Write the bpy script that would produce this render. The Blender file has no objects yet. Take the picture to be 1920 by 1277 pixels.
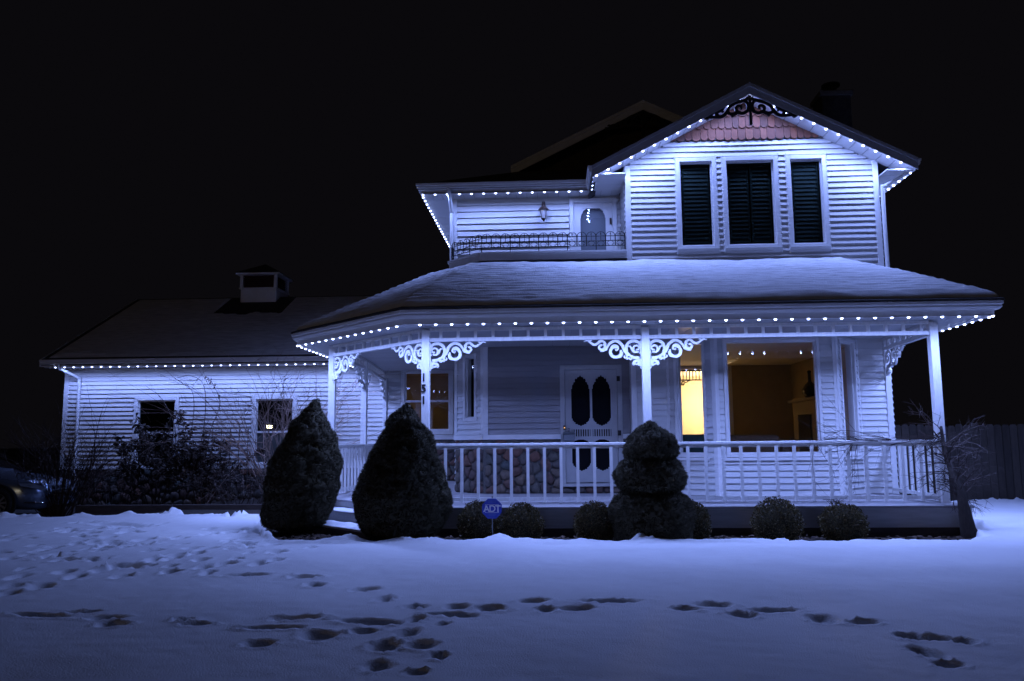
import bpy, math, random
import numpy as np
from mathutils import Vector, Matrix, noise
random.seed(7); rng = np.random.default_rng(7)
SC = bpy.context.scene
COL = SC.collection
R = math.radians

# ------------------------------------------------------------------ camera, world, exposure
cam_d = bpy.data.cameras.new('camera'); cam = bpy.data.objects.new('camera', cam_d); COL.objects.link(cam)
EYE = Vector((0, 0, 1.32))
yaw, pitch, roll = R(2.9), math.atan(191 / 1520), 0.008
f0 = Vector((-math.sin(yaw), math.cos(yaw), 0)); r0 = Vector((math.cos(yaw), math.sin(yaw), 0)); u0 = Vector((0, 0, 1))
fw = f0 * math.cos(pitch) + u0 * math.sin(pitch); up = u0 * math.cos(pitch) - f0 * math.sin(pitch)
rt = r0 * math.cos(roll) - up * math.sin(roll); upp = up * math.cos(roll) + r0 * math.sin(roll)
cam.matrix_world = Matrix(((rt.x, upp.x, -fw.x, EYE.x), (rt.y, upp.y, -fw.y, EYE.y), (rt.z, upp.z, -fw.z, EYE.z), (0, 0, 0, 1)))
cam_d.sensor_width = 36; cam_d.lens = 1520 / 1920 * 36; cam_d.clip_end = 2000; cam_d.clip_start = .05
SC.camera = cam
W = bpy.data.worlds.new('World'); SC.world = W; W.use_nodes = True
W.node_tree.nodes['Background'].inputs[0].default_value = (.0030, .0027, .0036, 1)
W.node_tree.nodes['Background'].inputs[1].default_value = 1.0
SC.view_settings.view_transform = 'Standard'; SC.view_settings.look = 'None'
SC.view_settings.gamma = 1; SC.view_settings.exposure = 0; SC.view_settings.use_curve_mapping = False
SC.cycles.max_bounces = 6; SC.cycles.diffuse_bounces = 3; SC.cycles.transparent_max_bounces = 12
SC.cycles.sample_clamp_indirect = 3; SC.cycles.use_denoising = True; SC.cycles.caustics_reflective = False
SC.cycles.caustics_refractive = False
LED = (.265, .378, 1.0); WARM = (1.0, .77, .47); LAMP_POST_W = 420.0; PENDANT_W = 165.0
LED_W = dict(porch=27.0, gable=23.0, upper=10.5, garage=12.5)   # watts of each LED puck

# ------------------------------------------------------------------ materials
def mat(name, col, rough=.6, metal=0., spec=.5, noise_s=0., noise_a=0., bump=0., bump_s=60., rand=0., island=0., ramp=None, stretch=None, emit=None, alpha=None):
    m = bpy.data.materials.new(name); m.use_nodes = True
    nt = m.node_tree; b = nt.nodes['Principled BSDF']; L = nt.links.new
    b.inputs['Roughness'].default_value = rough; b.inputs['Metallic'].default_value = metal
    b.inputs['Specular IOR Level'].default_value = spec
    b.inputs['Base Color'].default_value = (*col, 1)
    src = None
    tc = nt.nodes.new('ShaderNodeTexCoord'); mp = nt.nodes.new('ShaderNodeMapping')
    L(tc.outputs['Object'], mp.inputs[0])
    if stretch: mp.inputs['Scale'].default_value = stretch
    if ramp or rand or island:
        if island:
            g = nt.nodes.new('ShaderNodeNewGeometry'); fac = g.outputs['Random Per Island']
        else:
            g = nt.nodes.new('ShaderNodeObjectInfo'); fac = g.outputs['Random']
        rp = nt.nodes.new('ShaderNodeValToRGB'); el = rp.color_ramp.elements
        cs = ramp or [tuple(c * (1 - max(rand, island)) for c in col), tuple(min(1, c * (1 + max(rand, island))) for c in col)]
        el[0].color = (*cs[0], 1); el[1].color = (*cs[-1], 1)
        for i, c in enumerate(cs[1:-1]):
            e = el.new((i + 1) / (len(cs) - 1)); e.color = (*c, 1)
        L(fac, rp.inputs[0]); src = rp.outputs[0]
    if noise_a:
        n = nt.nodes.new('ShaderNodeTexNoise'); n.inputs['Scale'].default_value = noise_s; n.inputs['Detail'].default_value = 5
        L(mp.outputs[0], n.inputs[0])
        mr = nt.nodes.new('ShaderNodeMapRange'); mr.inputs[1].default_value = .25; mr.inputs[2].default_value = .75
        mr.inputs[3].default_value = 1 - noise_a; mr.inputs[4].default_value = 1 + noise_a
        L(n.outputs[0], mr.inputs[0])
        mx = nt.nodes.new('ShaderNodeMix'); mx.data_type = 'RGBA'; mx.blend_type = 'MULTIPLY'; mx.inputs[0].default_value = 1
        if src: L(src, mx.inputs[6])
        else: mx.inputs[6].default_value = (*col, 1)
        L(mr.outputs[0], mx.inputs[7]); src = mx.outputs[2]
    if src: L(src, b.inputs['Base Color'])
    if bump:
        n2 = nt.nodes.new('ShaderNodeTexNoise'); n2.inputs['Scale'].default_value = bump_s; n2.inputs['Detail'].default_value = 6
        L(mp.outputs[0], n2.inputs[0])
        bp = nt.nodes.new('ShaderNodeBump'); bp.inputs['Strength'].default_value = bump; bp.inputs['Distance'].default_value = .02
        L(n2.outputs[0], bp.inputs['Height']); L(bp.outputs[0], b.inputs['Normal'])
    if emit:
        b.inputs['Emission Color'].default_value = (*emit[0], 1); b.inputs['Emission Strength'].default_value = emit[1]
    return m
def glass(name, tint=(1, 1, 1), f0_=.045):
    """thin pane: clear, with a Schlick reflection from either side"""
    m = bpy.data.materials.new(name); m.use_nodes = True; nt = m.node_tree; nt.nodes.clear(); L = nt.links.new
    o = nt.nodes.new('ShaderNodeOutputMaterial'); mx = nt.nodes.new('ShaderNodeMixShader'); ge = nt.nodes.new('ShaderNodeNewGeometry')
    t = nt.nodes.new('ShaderNodeBsdfTransparent'); g = nt.nodes.new('ShaderNodeBsdfGlossy'); t.inputs[0].default_value = (*tint, 1); g.inputs['Roughness'].default_value = .0
    dt = nt.nodes.new('ShaderNodeVectorMath'); dt.operation = 'DOT_PRODUCT'; L(ge.outputs['Incoming'], dt.inputs[0]); L(ge.outputs['Normal'], dt.inputs[1]); prev = dt.outputs['Value']
    for op, a, b in (('ABSOLUTE', None, 0), ('SUBTRACT', 1., None), ('POWER', None, 5.), ('MULTIPLY', None, 1 - f0_), ('ADD', None, f0_)):
        k = nt.nodes.new('ShaderNodeMath'); k.operation = op
        if a is not None: k.inputs[0].default_value = a; L(prev, k.inputs[1])
        else:
            L(prev, k.inputs[0]); k.inputs[1].default_value = b
        prev = k.outputs[0]
    L(prev, mx.inputs[0]); L(t.outputs[0], mx.inputs[1]); L(g.outputs[0], mx.inputs[2]); L(mx.outputs[0], o.inputs[0])
    return m
def emitter(name, col, s):
    m = bpy.data.materials.new(name); m.use_nodes = True; nt = m.node_tree; nt.nodes.clear()
    o = nt.nodes.new('ShaderNodeOutputMaterial'); e = nt.nodes.new('ShaderNodeEmission')
    e.inputs[0].default_value = (*col, 1); e.inputs[1].default_value = s
    nt.links.new(e.outputs[0], o.inputs[0]); return m
VINYL = mat('white_vinyl', (.62, .62, .615), .42, noise_s=2.5, noise_a=.06, bump=.06, bump_s=35, rand=.035, stretch=(1, 1, 4))
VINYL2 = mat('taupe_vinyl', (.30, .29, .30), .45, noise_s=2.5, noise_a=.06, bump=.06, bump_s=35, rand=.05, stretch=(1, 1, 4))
TRIM = mat('white_paint', (.78, .78, .78), .4, noise_s=7, noise_a=.05, bump=.05, bump_s=80)
WOODW = mat('white_painted_wood', (.77, .77, .76), .5, noise_s=9, noise_a=.09, bump=.15, bump_s=40, stretch=(4, 4, 1), rand=.03)
RAKE = mat('slate_painted_trim', (.34, .34, .35), .5, noise_s=7, noise_a=.08)
SOFFP = mat('shaded_porch_soffit', (.36, .36, .37), .5, rand=.06)  # darker copy of the soffit vinyl; porch ceiling shade is put into the colour
DOORP = mat('shaded_door_white', (.46, .46, .46), .45, noise_s=7, noise_a=.06)  # white front door greyed so its colour carries the dimness under the porch
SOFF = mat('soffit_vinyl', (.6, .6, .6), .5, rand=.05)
BACK = mat('wall_sheathing', (.30, .30, .30), .8)
SNOW = mat('snow', (.86, .88, .90), .65, spec=.25, noise_s=3, noise_a=.03, bump=.35, bump_s=90)
RSNOW = mat('roof_snow_crust', (.80, .82, .85), .7, spec=.2, noise_s=5, noise_a=.10, bump=.5, bump_s=55)
THIN = mat('thin_roof_snow', (.74, .74, .76), .8, noise_s=3, noise_a=.25, bump=.3, bump_s=40, stretch=(1, 3, 3))
ROOF = mat('asphalt_shingle', (.045, .043, .045), .9, noise_s=14, noise_a=.4, bump=.3)
CEDAR = mat('cedar_shingle', (.33, .15, .10), .7, ramp=[(.12, .040, .02), (.175, .057, .027), (.21, .075, .037), (.145, .045, .022), (.09, .035, .02), (.19, .062, .03)], noise_s=26, noise_a=.35, stretch=(3, 3, .35), bump=.3)
STONE = mat('field_stone', (.2, .18, .17), .85, ramp=[(.06, .06, .065), (.17, .085, .06), (.10, .09, .085), (.17, .13, .10), (.07, .085, .085), (.15, .07, .05)], noise_s=18, noise_a=.3, bump=.5)
MORTAR = mat('mortar', (.13, .125, .12), .95, noise_s=30, noise_a=.25, bump=.5)
DECK = mat('grey_deck_paint', (.33, .32, .33), .6, rand=.10, noise_s=12, noise_a=.15, stretch=(.4, 4, 4), bump=.15)
WOODG = mat('grey_painted_wood', (.5, .49, .49), .6, noise_s=8, noise_a=.12, stretch=(.4, 4, 4), bump=.15)
DARKW = mat('dark_stained_wood', (.06, .045, .04), .75, noise_s=10, noise_a=.4, bump=.3, stretch=(.5, 3, 3))
IRON = mat('black_iron', (.012, .012, .014), .45, metal=.6)
BLACKP = mat('near_black_fretwork', (.014, .013, .016), .6)  # near-black base for the gable scrolls and door hinges
DIGIT = mat('black_enamel', (.01, .01, .012), .4)
BRONZE = mat('aged_bronze', (.07, .045, .035), .45, metal=.7)
GLASS = glass('window_glass'); GLASSD = glass('dark_window_glass', (.62, .70, .68), .045)
FROST = mat('frosted_lamp_glass', (.5, .48, .48), .25)
DARK = mat('unlit_room', (.012, .013, .015), .9)
LOUVC = mat('cupola_louver', (.09, .04, .035), .7)
LOUV = mat('grey_shutter', (.06, .07, .07), .5, rand=.08)
SCREEN = mat('insect_screen', (.008, .008, .010), .9, spec=.1)
BLIND = mat('roller_blind', (.22, .25, .28), .8)
CREAM = mat('cream_wall', (.60, .50, .34), .8, noise_s=3, noise_a=.06)
MANT = mat('tan_mantel', (.30, .24, .15), .7)
BROWN = mat('brown_wall', (.42, .32, .16), .85, noise_s=4, noise_a=.1)
CEIL = mat('plaster_ceiling', (.82, .74, .58), .9, noise_s=30, noise_a=.06)
CARPET = mat('carpet', (.38, .30, .2), .95)
SOFA = mat('brown_upholstery', (.16, .10, .06), .8, noise_s=20, noise_a=.2)
TEAL = mat('teal_upholstery', (.03, .10, .11), .8, noise_s=20, noise_a=.2)
VASE = mat('dark_glazed_pottery', (.02, .016, .014), .15)
SPRUCE = mat('spruce_needles', (.115, .105, .07), .75, spec=.15, island=.45, noise_s=3, noise_a=.25)
SPRUCEIN = mat('spruce_inner', (.05, .045, .03), .95, spec=.05)
BOX = mat('boxwood_leaves', (.07, .07, .03), .5, ramp=[(.04, .038, .017), (.075, .064, .024), (.13, .10, .038), (.06, .052, .021), (.22, .15, .06)], island=.1, spec=.35)
TWIG = mat('bare_twigs', (.042, .025, .02), .8, noise_s=14, noise_a=.3)
TWIGP = mat('lit_twigs', (.32, .23, .19), .8, noise_s=14, noise_a=.3)  # twig tone raised: brightening from the garage eave lights painted into the colour
TWIGD = mat('dark_twigs', (.055, .042, .038), .85, noise_s=14, noise_a=.3)
BARK = mat('old_vine_bark', (.04, .03, .025), .9, noise_s=20, noise_a=.4, bump=.8, stretch=(3, 3, .6))
DEADLEAF = mat('dried_leaves', (.07, .05, .04), .7, island=.5)
SOIL = mat('bed_soil', (.035, .028, .024), .95, noise_s=5, noise_a=.4, bump=.8, bump_s=30)
ASPH = mat('driveway_asphalt', (.04, .04, .042), .8, noise_s=6, noise_a=.3, bump=.4)
MULCH = mat('leaf_litter', (.08, .055, .04), .9, ramp=[(.035, .025, .02), (.09, .06, .042), (.14, .10, .075), (.05, .036, .03)], island=.1)
FENCE = mat('weathered_cedar', (.055, .045, .038), .85, rand=.25, noise_s=10, noise_a=.25, stretch=(3, 3, .4), bump=.3)
PAINTC = mat('silver_blue_car_paint', (.20, .25, .33), .22, metal=.65)
CARGL = mat('car_glass', (.01, .011, .014), .05, spec=.8)
TYRE = mat('tyre_rubber', (.012, .012, .013), .8)
RIM = mat('alloy_rim', (.35, .36, .38), .3, metal=.9)
LENSM = mat('headlight_lens', (.25, .28, .32), .08, metal=.3)
CHROME = mat('chrome', (.6, .6, .62), .12, metal=1)
SIGNB = mat('blue_sign_face', (.03, .06, .5), .45)
SIGNL = mat('white_sign_print', (.9, .9, .95), .5)
SIGNM = mat('light_blue_sign_print', (.10, .16, .45), .5)
STAKE = mat('galvanised_stake', (.3, .32, .34), .4, metal=.7)
BULB = emitter('led_bulb', (.45, .55, 1.), 12.0); BULB.cycles.emission_sampling = 'NONE'
LAMPE = emitter('warm_lamp_glass', WARM, 25.); POSTE = emitter('street_lantern_glass', (1, .78, .45), 110.)
for m_ in (LAMPE, POSTE): m_.cycles.emission_sampling = 'NONE'
BELL = emitter('doorbell_glow', (1, .55, .2), 1.6)

# ------------------------------------------------------------------ builders
BASE = {}
def tagp(o, label=None, cat=None, group=None, kind=None):
    if label: o['label'] = label
    if cat: o['category'] = cat
    if group: o['group'] = group
    if kind: o['kind'] = kind
    return o
def thing(name, label, cat, loc, group=None):
    o = bpy.data.objects.new(name, None); COL.objects.link(o); o.location = loc; o.empty_display_size = .2
    BASE[o] = Vector(loc); return tagp(o, label, cat, group)
def link(name, me, parent=None, loc=(0, 0, 0), rz=0, label=None):
    o = bpy.data.objects.new(name, me); COL.objects.link(o)
    b = Vector((0, 0, 0))
    if parent is not None:
        o.parent = parent; b = BASE[parent]
    o.location = Vector(loc) - b if parent is not None else Vector(loc)
    o.rotation_euler = (0, 0, rz)
    BASE[o] = Vector(loc)
    if label: o['label'] = label
    return o
class Fr:
    def __init__(s, A, B):
        s.A = Vector((A[0], A[1], 0)); d = Vector((B[0] - A[0], B[1] - A[1], 0)); s.L = d.length
        s.u = d / s.L; s.n = Vector((s.u.y, -s.u.x, 0))
    def p(s, u, d, z):
        return s.A + s.u * u + s.n * d + Vector((0, 0, z))
class M:
    def __init__(s): s.v = []; s.f = []
    def add(s, vs, fs):
        k = len(s.v); s.v += [tuple(v) for v in vs]; s.f += [tuple(i + k for i in f) for f in fs]; return s
    def box(s, x0, x1, y0, y1, z0, z1):
        return s.add([(x0, y0, z0), (x1, y0, z0), (x1, y1, z0), (x0, y1, z0), (x0, y0, z1), (x1, y0, z1), (x1, y1, z1), (x0, y1, z1)],
                     [(0, 3, 2, 1), (4, 5, 6, 7), (0, 1, 5, 4), (1, 2, 6, 5), (2, 3, 7, 6), (3, 0, 4, 7)])
    def fbox(s, fr, a, b, d0, d1, z0, z1):      # d0 inner, d1 outer
        P = fr.p
        return s.add([P(a, d1, z0), P(b, d1, z0), P(b, d0, z0), P(a, d0, z0), P(a, d1, z1), P(b, d1, z1), P(b, d0, z1), P(a, d0, z1)],
                     [(0, 3, 2, 1), (4, 5, 6, 7), (0, 1, 5, 4), (1, 2, 6, 5), (2, 3, 7, 6), (3, 0, 4, 7)])
    def prism(s, pts, vec):
        n = len(pts); vec = Vector(vec); a = [Vector(p) for p in pts]; b = [p + vec for p in a]
        return s.add(a + b, [tuple(range(n - 1, -1, -1)), tuple(range(n, 2 * n))] + [(i, (i + 1) % n, n + (i + 1) % n, n + i) for i in range(n)])
    def tube(s, pts, rad, n=6, cap=True):
        pts = [Vector(p) for p in pts]; k = len(s.v); N = len(pts)
        if not hasattr(rad, '__len__'): rad = [rad] * N
        t0 = (pts[1] - pts[0]).normalized(); ref = Vector((0, 0, 1)) if abs(t0.z) < .9 else Vector((1, 0, 0))
        for i, p in enumerate(pts):
            t = (pts[min(i + 1, N - 1)] - pts[max(i - 1, 0)])
            if t.length < 1e-9: t = t0
            t.normalize(); a = t.cross(ref)
            if a.length < 1e-3: a = t.cross(Vector((.3, 1, .2)))
            a.normalize(); b = t.cross(a)
            for j in range(n):
                an = 2 * math.pi * j / n
                s.v.append(tuple(p + (a * math.cos(an) + b * math.sin(an)) * rad[i]))
        for i in range(N - 1):
            for j in range(n):
                j2 = (j + 1) % n
                s.f.append((k + i * n + j, k + i * n + j2, k + (i + 1) * n + j2, k + (i + 1) * n + j))
        if cap:
            s.f.append(tuple(k + j for j in range(n - 1, -1, -1))); s.f.append(tuple(k + (N - 1) * n + j for j in range(n)))
        return s
    def lathe(s, c, prof, n=16):                # prof: (radius, z)
        c = Vector(c); k = len(s.v)
        for r, z in prof:
            for j in range(n):
                an = 2 * math.pi * j / n; s.v.append((c.x + r * math.cos(an), c.y + r * math.sin(an), c.z + z))
        for i in range(len(prof) - 1):
            for j in range(n):
                j2 = (j + 1) % n; s.f.append((k + i * n + j, k + i * n + j2, k + (i + 1) * n + j2, k + (i + 1) * n + j))
        s.f.append(tuple(k + j for j in range(n - 1, -1, -1))); s.f.append(tuple(k + (len(prof) - 1) * n + j for j in range(n)))
        return s
    def mesh(s, name, m, off=Vector((0, 0, 0)), smooth=False):
        me = bpy.data.meshes.new(name); me.from_pydata([(v[0] - off.x, v[1] - off.y, v[2] - off.z) for v in s.v], [], s.f)
        if m: me.materials.append(m)
        if smooth: me.polygons.foreach_set('use_smooth', [True] * len(me.polygons))
        me.update(); return me
    def build(s, name, m, parent=None, smooth=False, label=None, loc=None):
        b = BASE[parent] if parent is not None else Vector(loc or (0, 0, 0))
        me = s.mesh(name, m, b, smooth); o = bpy.data.objects.new(name, me); COL.objects.link(o)
        if parent is not None: o.parent = parent
        else: o.location = b
        BASE[o] = b.copy()
        if label: o['label'] = label
        return o
def npmesh(name, V, Fc, m, smooth=False):
    me = bpy.data.meshes.new(name); V = np.asarray(V, np.float32); Fc = np.asarray(Fc, np.int32); k = Fc.shape[1]
    me.vertices.add(len(V)); me.vertices.foreach_set('co', V.ravel())
    me.loops.add(Fc.size); me.loops.foreach_set('vertex_index', Fc.ravel())
    me.polygons.add(len(Fc)); me.polygons.foreach_set('loop_start', np.arange(0, Fc.size, k, dtype=np.int32))
    if smooth: me.polygons.foreach_set('use_smooth', np.ones(len(Fc), bool))
    me.materials.append(m); me.update(calc_edges=True); me.validate(); return me
def bevel(o, w=.004, seg=1):
    b = o.modifiers.new('bevel', 'BEVEL'); b.width = w; b.segments = seg; b.limit_method = 'ANGLE'; b.angle_limit = R(40); return o
def clip(poly, a, b, c):                        # keep a*x+b*y<=c
    out = []
    for i in range(len(poly)):
        p, q = poly[i], poly[(i + 1) % len(poly)]
        dp, dq = a * p[0] + b * p[1] - c, a * q[0] + b * q[1] - c
        if dp <= 0: out.append(p)
        if dp * dq < 0:
            t = dp / (dp - dq); out.append((p[0] + (q[0] - p[0]) * t, p[1] + (q[1] - p[1]) * t))
    return out
def offset_path(path, d):                       # path of (x,y); positive d = to the right-hand side outward normal (u.y,-u.x)
    out = []
    for i, p in enumerate(path):
        ns = []
        if i > 0: a = Vector(path[i]) - Vector(path[i - 1]); a.normalize(); ns.append(Vector((a.y, -a.x)))
        if i < len(path) - 1: a = Vector(path[i + 1]) - Vector(path[i]); a.normalize(); ns.append(Vector((a.y, -a.x)))
        n = sum(ns, Vector((0, 0))); n.normalize(); k = 1 / max(.3, n.dot(ns[0])); out.append((p[0] + n.x * d * k, p[1] + n.y * d * k))
    return out
def sweep(path, prof, m_=None):                 # closed profile (out, z) along a plan path, mitred
    m_ = m_ or M(); rows = [[(*q, z) for q in offset_path(path, o)] for o, z in prof]
    n, k = len(prof), len(path); b = len(m_.v)
    for i in range(k):
        for j in range(n): m_.v.append(rows[j][i])
    for i in range(k - 1):
        for j in range(n):
            j2 = (j + 1) % n; m_.f.append((b + i * n + j, b + i * n + j2, b + (i + 1) * n + j2, b + (i + 1) * n + j))
    m_.f.append(tuple(b + j for j in range(n))); m_.f.append(tuple(b + (k - 1) * n + j for j in range(n - 1, -1, -1)))
    return m_
def fbm(x, y, s=1., o=4, z=0.):
    v = 0; a = 1; t = 0
    for i in range(o):
        v += a * noise.noise((x * s, y * s, z + i * 7.1)); t += a; a *= .5; s *= 2.
    return v / t
def catmull(pts, n=6):
    P = [Vector(p) for p in pts]; P = [P[0] * 2 - P[1]] + P + [P[-1] * 2 - P[-2]]; out = []
    for i in range(1, len(P) - 2):
        for j in range(n):
            t = j / n; a, b, c, d = P[i - 1:i + 3]
            out.append(.5 * (2 * b + (c - a) * t + (2 * a - 5 * b + 4 * c - d) * t * t + (3 * b - a - 3 * c + d) * t ** 3))
    out.append(P[-2]); return out
def vnoise2(X, Y, s, seed):                      # numpy value noise
    X = X * s; Y = Y * s; xi = np.floor(X).astype(int); yi = np.floor(Y).astype(int); fx = X - xi; fy = Y - yi
    fx = fx * fx * (3 - 2 * fx); fy = fy * fy * (3 - 2 * fy)
    def h(a, b):
        k = (a * 374761393 + b * 668265263 + seed * 1442695041) & 0x7fffffff
        k = ((k ^ (k >> 13)) * 1274126177) & 0x7fffffff
        return ((k ^ (k >> 16)) & 0xffff) / 65535.
    return (h(xi, yi) * (1 - fx) + h(xi + 1, yi) * fx) * (1 - fy) + (h(xi, yi + 1) * (1 - fx) + h(xi + 1, yi + 1) * fx) * fy - .5

# ------------------------------------------------------------------ walls
def subtract(lo, hi, cuts):
    iv = [(lo, hi)]
    for a, b in cuts:
        nv = []
        for s, e in iv:
            if b <= s or a >= e: nv.append((s, e)); continue
            if a > s: nv.append((s, a))
            if b < e: nv.append((b, e))
        iv = nv
    return [(s, e) for s, e in iv if e - s > .012]
def wall(parent, fr, z0, z1, ops=(), depth=.14, sid=True, expo=.1016, cl=None, narrow=0., ends=(0, 0), m=VINYL, lab=None):
    mb = M(); lev = sorted({z0, z1} | {o[2] for o in ops if z0 < o[2] < z1} | {o[3] for o in ops if z0 < o[3] < z1})
    if cl: lev = sorted(set(lev) | {z0 + (z1 - z0) * i / 14 for i in range(15)})
    for a, b in zip(lev, lev[1:]):
        mid = (a + b) / 2; lo, hi = (0, fr.L)
        if cl: l2, h2 = cl(a); lo, hi = max(lo, l2), min(hi, h2)
        for s, e in subtract(lo, hi, [(o[0], o[1]) for o in ops if o[2] <= mid <= o[3]]):
            mb.fbox(fr, s, e, -depth, -.003, a, b)
    w = mb.build('wall', BACK if sid else m, parent)
    if lab: w['label'] = lab
    if not sid: return w
    z = z0; nm = M()
    while z < z1 - .005:
        zb = min(z + expo, z1)
        cuts = sorted({z, zb} | {q for o in ops for q in o[2:4] if z + .004 < q < zb - .004})
        for a, b in zip(cuts, cuts[1:]):
            mid = (a + b) / 2; lo, hi = ends[0], fr.L - ends[1]
            if cl: l2, h2 = cl(a); lo, hi = max(lo, l2), min(hi, h2)
            for s, e in subtract(lo, hi, [(o[0], o[1]) for o in ops if o[2] <= mid <= o[3]]):
                D = lambda h: .031 - (h - z) / expo * .0285
                jb = random.uniform(-.0008, .0008)
                t = nm if e - s < narrow else M()
                q = [fr.p(s, -.003, a), fr.p(s, D(a) + jb, a), fr.p(s, D(b) + jb, b), fr.p(s, -.003, b),
                     fr.p(e, -.003, a), fr.p(e, D(a) + jb, a), fr.p(e, D(b) + jb, b), fr.p(e, -.003, b)]
                t.add(q, [(1, 5, 6, 2), (0, 4, 5, 1), (2, 6, 7, 3), (0, 1, 2, 3), (5, 4, 7, 6)])
                if t is not nm: t.build('clapboard', m, w)
        z = zb
    if nm.v: nm.build('clapboard', m, w)['kind'] = 'stuff'
    return w
def ring(mb, fr, u0, u1, z0, z1, w, d0, d1, wb=None):
    wb = w if wb is None else wb
    mb.fbox(fr, u0 - w, u0, d0, d1, z0 - wb, z1 + w); mb.fbox(fr, u1, u1 + w, d0, d1, z0 - wb, z1 + w)
    mb.fbox(fr, u0, u1, d0, d1, z1, z1 + w); mb.fbox(fr, u0, u1, d0, d1, z0 - wb, z0); return mb
def window(parent, fr, u0, u1, z0, z1, cw=.09, rail=None, pane=GLASS, room=DARK, rd=1.2, proud=.03, flare=0., sash=.035, lab=None, roomwide=.0):
    """clear opening u0..u1,z0..z1; returns (window, cut) - the casing lies outside the clear opening"""
    mb = ring(M(), fr, u0, u1, z0, z1, cw, -.13, proud)
    if flare:
        for (a, b, c, d) in ((u0 - cw - flare, u0 - cw, z0 - cw, z1 + cw), (u1 + cw, u1 + cw + flare, z0 - cw, z1 + cw)):
            mb.fbox(fr, a, b, 0, proud + .02, c, d)
        mb.fbox(fr, u0 - cw - flare, u1 + cw + flare, 0, proud + .035, z0 - cw - .05, z0 - cw)
    w = mb.build('window', TRIM, parent, label=lab); bevel(w, .006)
    s = ring(M(), fr, u0 + sash, u1 - sash, z0 + sash, z1 - sash, sash - .002, -.08, -.02)
    if rail: s.fbox(fr, u0 + sash, u1 - sash, -.078, -.012, rail - .025, rail + .025)
    s.build('sash', TRIM, w)
    zs = [(z0 + sash, z1 - sash)] if not rail else [(z0 + sash, rail - .025), (rail + .025, z1 - sash)]
    for a, b in zs:
        M().fbox(fr, u0 + sash, u1 - sash, -.052, -.046, a, b).build('pane', pane, w)
    if room:
        g = roomwide; bx = M()
        bx.fbox(fr, u0 - cw - g, u1 + cw + g, -.16 - rd, -.15 - rd, z0 - cw, z1 + cw)
        bx.fbox(fr, u0 - cw - g - .02, u0 - cw - g, -.15 - rd, -.135, z0 - cw, z1 + cw); bx.fbox(fr, u1 + cw + g, u1 + cw + g + .02, -.15 - rd, -.135, z0 - cw, z1 + cw)
        bx.fbox(fr, u0 - cw - g - .02, u1 + cw + g + .02, -.16 - rd, -.135, z0 - cw - .02, z0 - cw - .001); bx.fbox(fr, u0 - cw - g - .02, u1 + cw + g + .02, -.16 - rd, -.135, z1 + cw + .001, z1 + cw + .02)
        bx.build('room_lining', room, w)
    return w
def stones(parent, fr, u0, u1, z0, z1, size, ops=()):
    pts = []
    tries = int((u1 - u0) * (z1 - z0) / size ** 2 * 40)
    for _ in range(tries):
        p = (random.uniform(u0, u1), random.uniform(z0, z1))
        if all((p[0] - q[0]) ** 2 + (p[1] - q[1]) ** 2 > (size * .82) ** 2 for q in pts): pts.append(p)
    for p in pts:
        if any(o[0] - .03 < p[0] < o[1] + .03 and o[2] - .03 < p[1] < o[3] + .03 for o in ops): continue
        poly = [(u0, z0), (u1, z0), (u1, z1), (u0, z1)]
        for q in pts:
            if q is p: continue
            dx, dz = q[0] - p[0], q[1] - p[1]; d2 = dx * dx + dz * dz
            if d2 > (size * 3) ** 2: continue
            poly = clip(poly, dx, dz, (q[0] ** 2 + q[1] ** 2 - p[0] ** 2 - p[1] ** 2) / 2)
        for o in ops:
            if p[0] < o[0]: poly = clip(poly, 1, 0, o[0])
            elif p[0] > o[1]: poly = clip(poly, -1, 0, -o[1])
            elif p[1] < o[2]: poly = clip(poly, 0, 1, o[2])
        if len(poly) < 3: continue
        cx = sum(q[0] for q in poly) / len(poly); cz = sum(q[1] for q in poly) / len(poly)
        # cut the corners so that the stone reads as rounded
        rp = []
        for i in range(len(poly)):
            a, b = poly[i], poly[(i + 1) % len(poly)]
            for t in (.25, .75): rp.append((a[0] + (b[0] - a[0]) * t, a[1] + (b[1] - a[1]) * t))
        d = random.uniform(.035, .06); n = len(rp); V = []
        for k, dd in ((.93, -.01), (.90, d * .6), (.68, d)):
            for q in rp: V.append(fr.p(cx + (q[0] - cx) * k, dd + random.uniform(-.003, .003), cz + (q[1] - cz) * k))
        V.append(fr.p(cx, d * 1.12, cz)); Fc = []
        for r_ in range(2):
            for j in range(n):
                j2 = (j + 1) % n; Fc.append((r_ * n + j, r_ * n + j2, (r_ + 1) * n + j2, (r_ + 1) * n + j))
        Fc += [(2 * n + j, 2 * n + (j + 1) % n, 3 * n) for j in range(n)]
        M().add(V, Fc).build('stone', STONE, parent, smooth=True)

# ------------------------------------------------------------------ ground, driveway, snow
def ground_z(X, Y):
    a = np.clip((-7.6 - X) / 1.5, 0, 1); b = np.clip((Y - 13.6) / 1.2, 0, 1)
    return -.15 * (a * a * (3 - 2 * a)) * (b * b * (3 - 2 * b))
gx = np.unique(np.r_[-400, -150, -60, -30, np.arange(-16, 10.1, .4), 14, 30, 60, 150, 400]); gy = np.unique(np.r_[-300, -100, -40, -10, np.arange(-2, 26, .4), 32, 50, 100, 250, 600])
XX, YY = np.meshgrid(gx, gy); ZZ = ground_z(XX, YY) + np.where((np.abs(XX) < 16) & (YY > 9), vnoise2(XX, YY, 1.3, 3) * .012, 0)
def grid_faces(ny, nx):
    i = np.arange(ny - 1)[:, None] * nx + np.arange(nx - 1)[None, :]; i = i.ravel()
    return np.stack([i, i + 1, i + nx + 1, i + nx], 1)
g = bpy.data.objects.new('ground', npmesh('ground', np.stack([XX, YY, ZZ], -1).reshape(-1, 3), grid_faces(*XX.shape), SOIL, True)); COL.objects.link(g); g['kind'] = 'structure'
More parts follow.
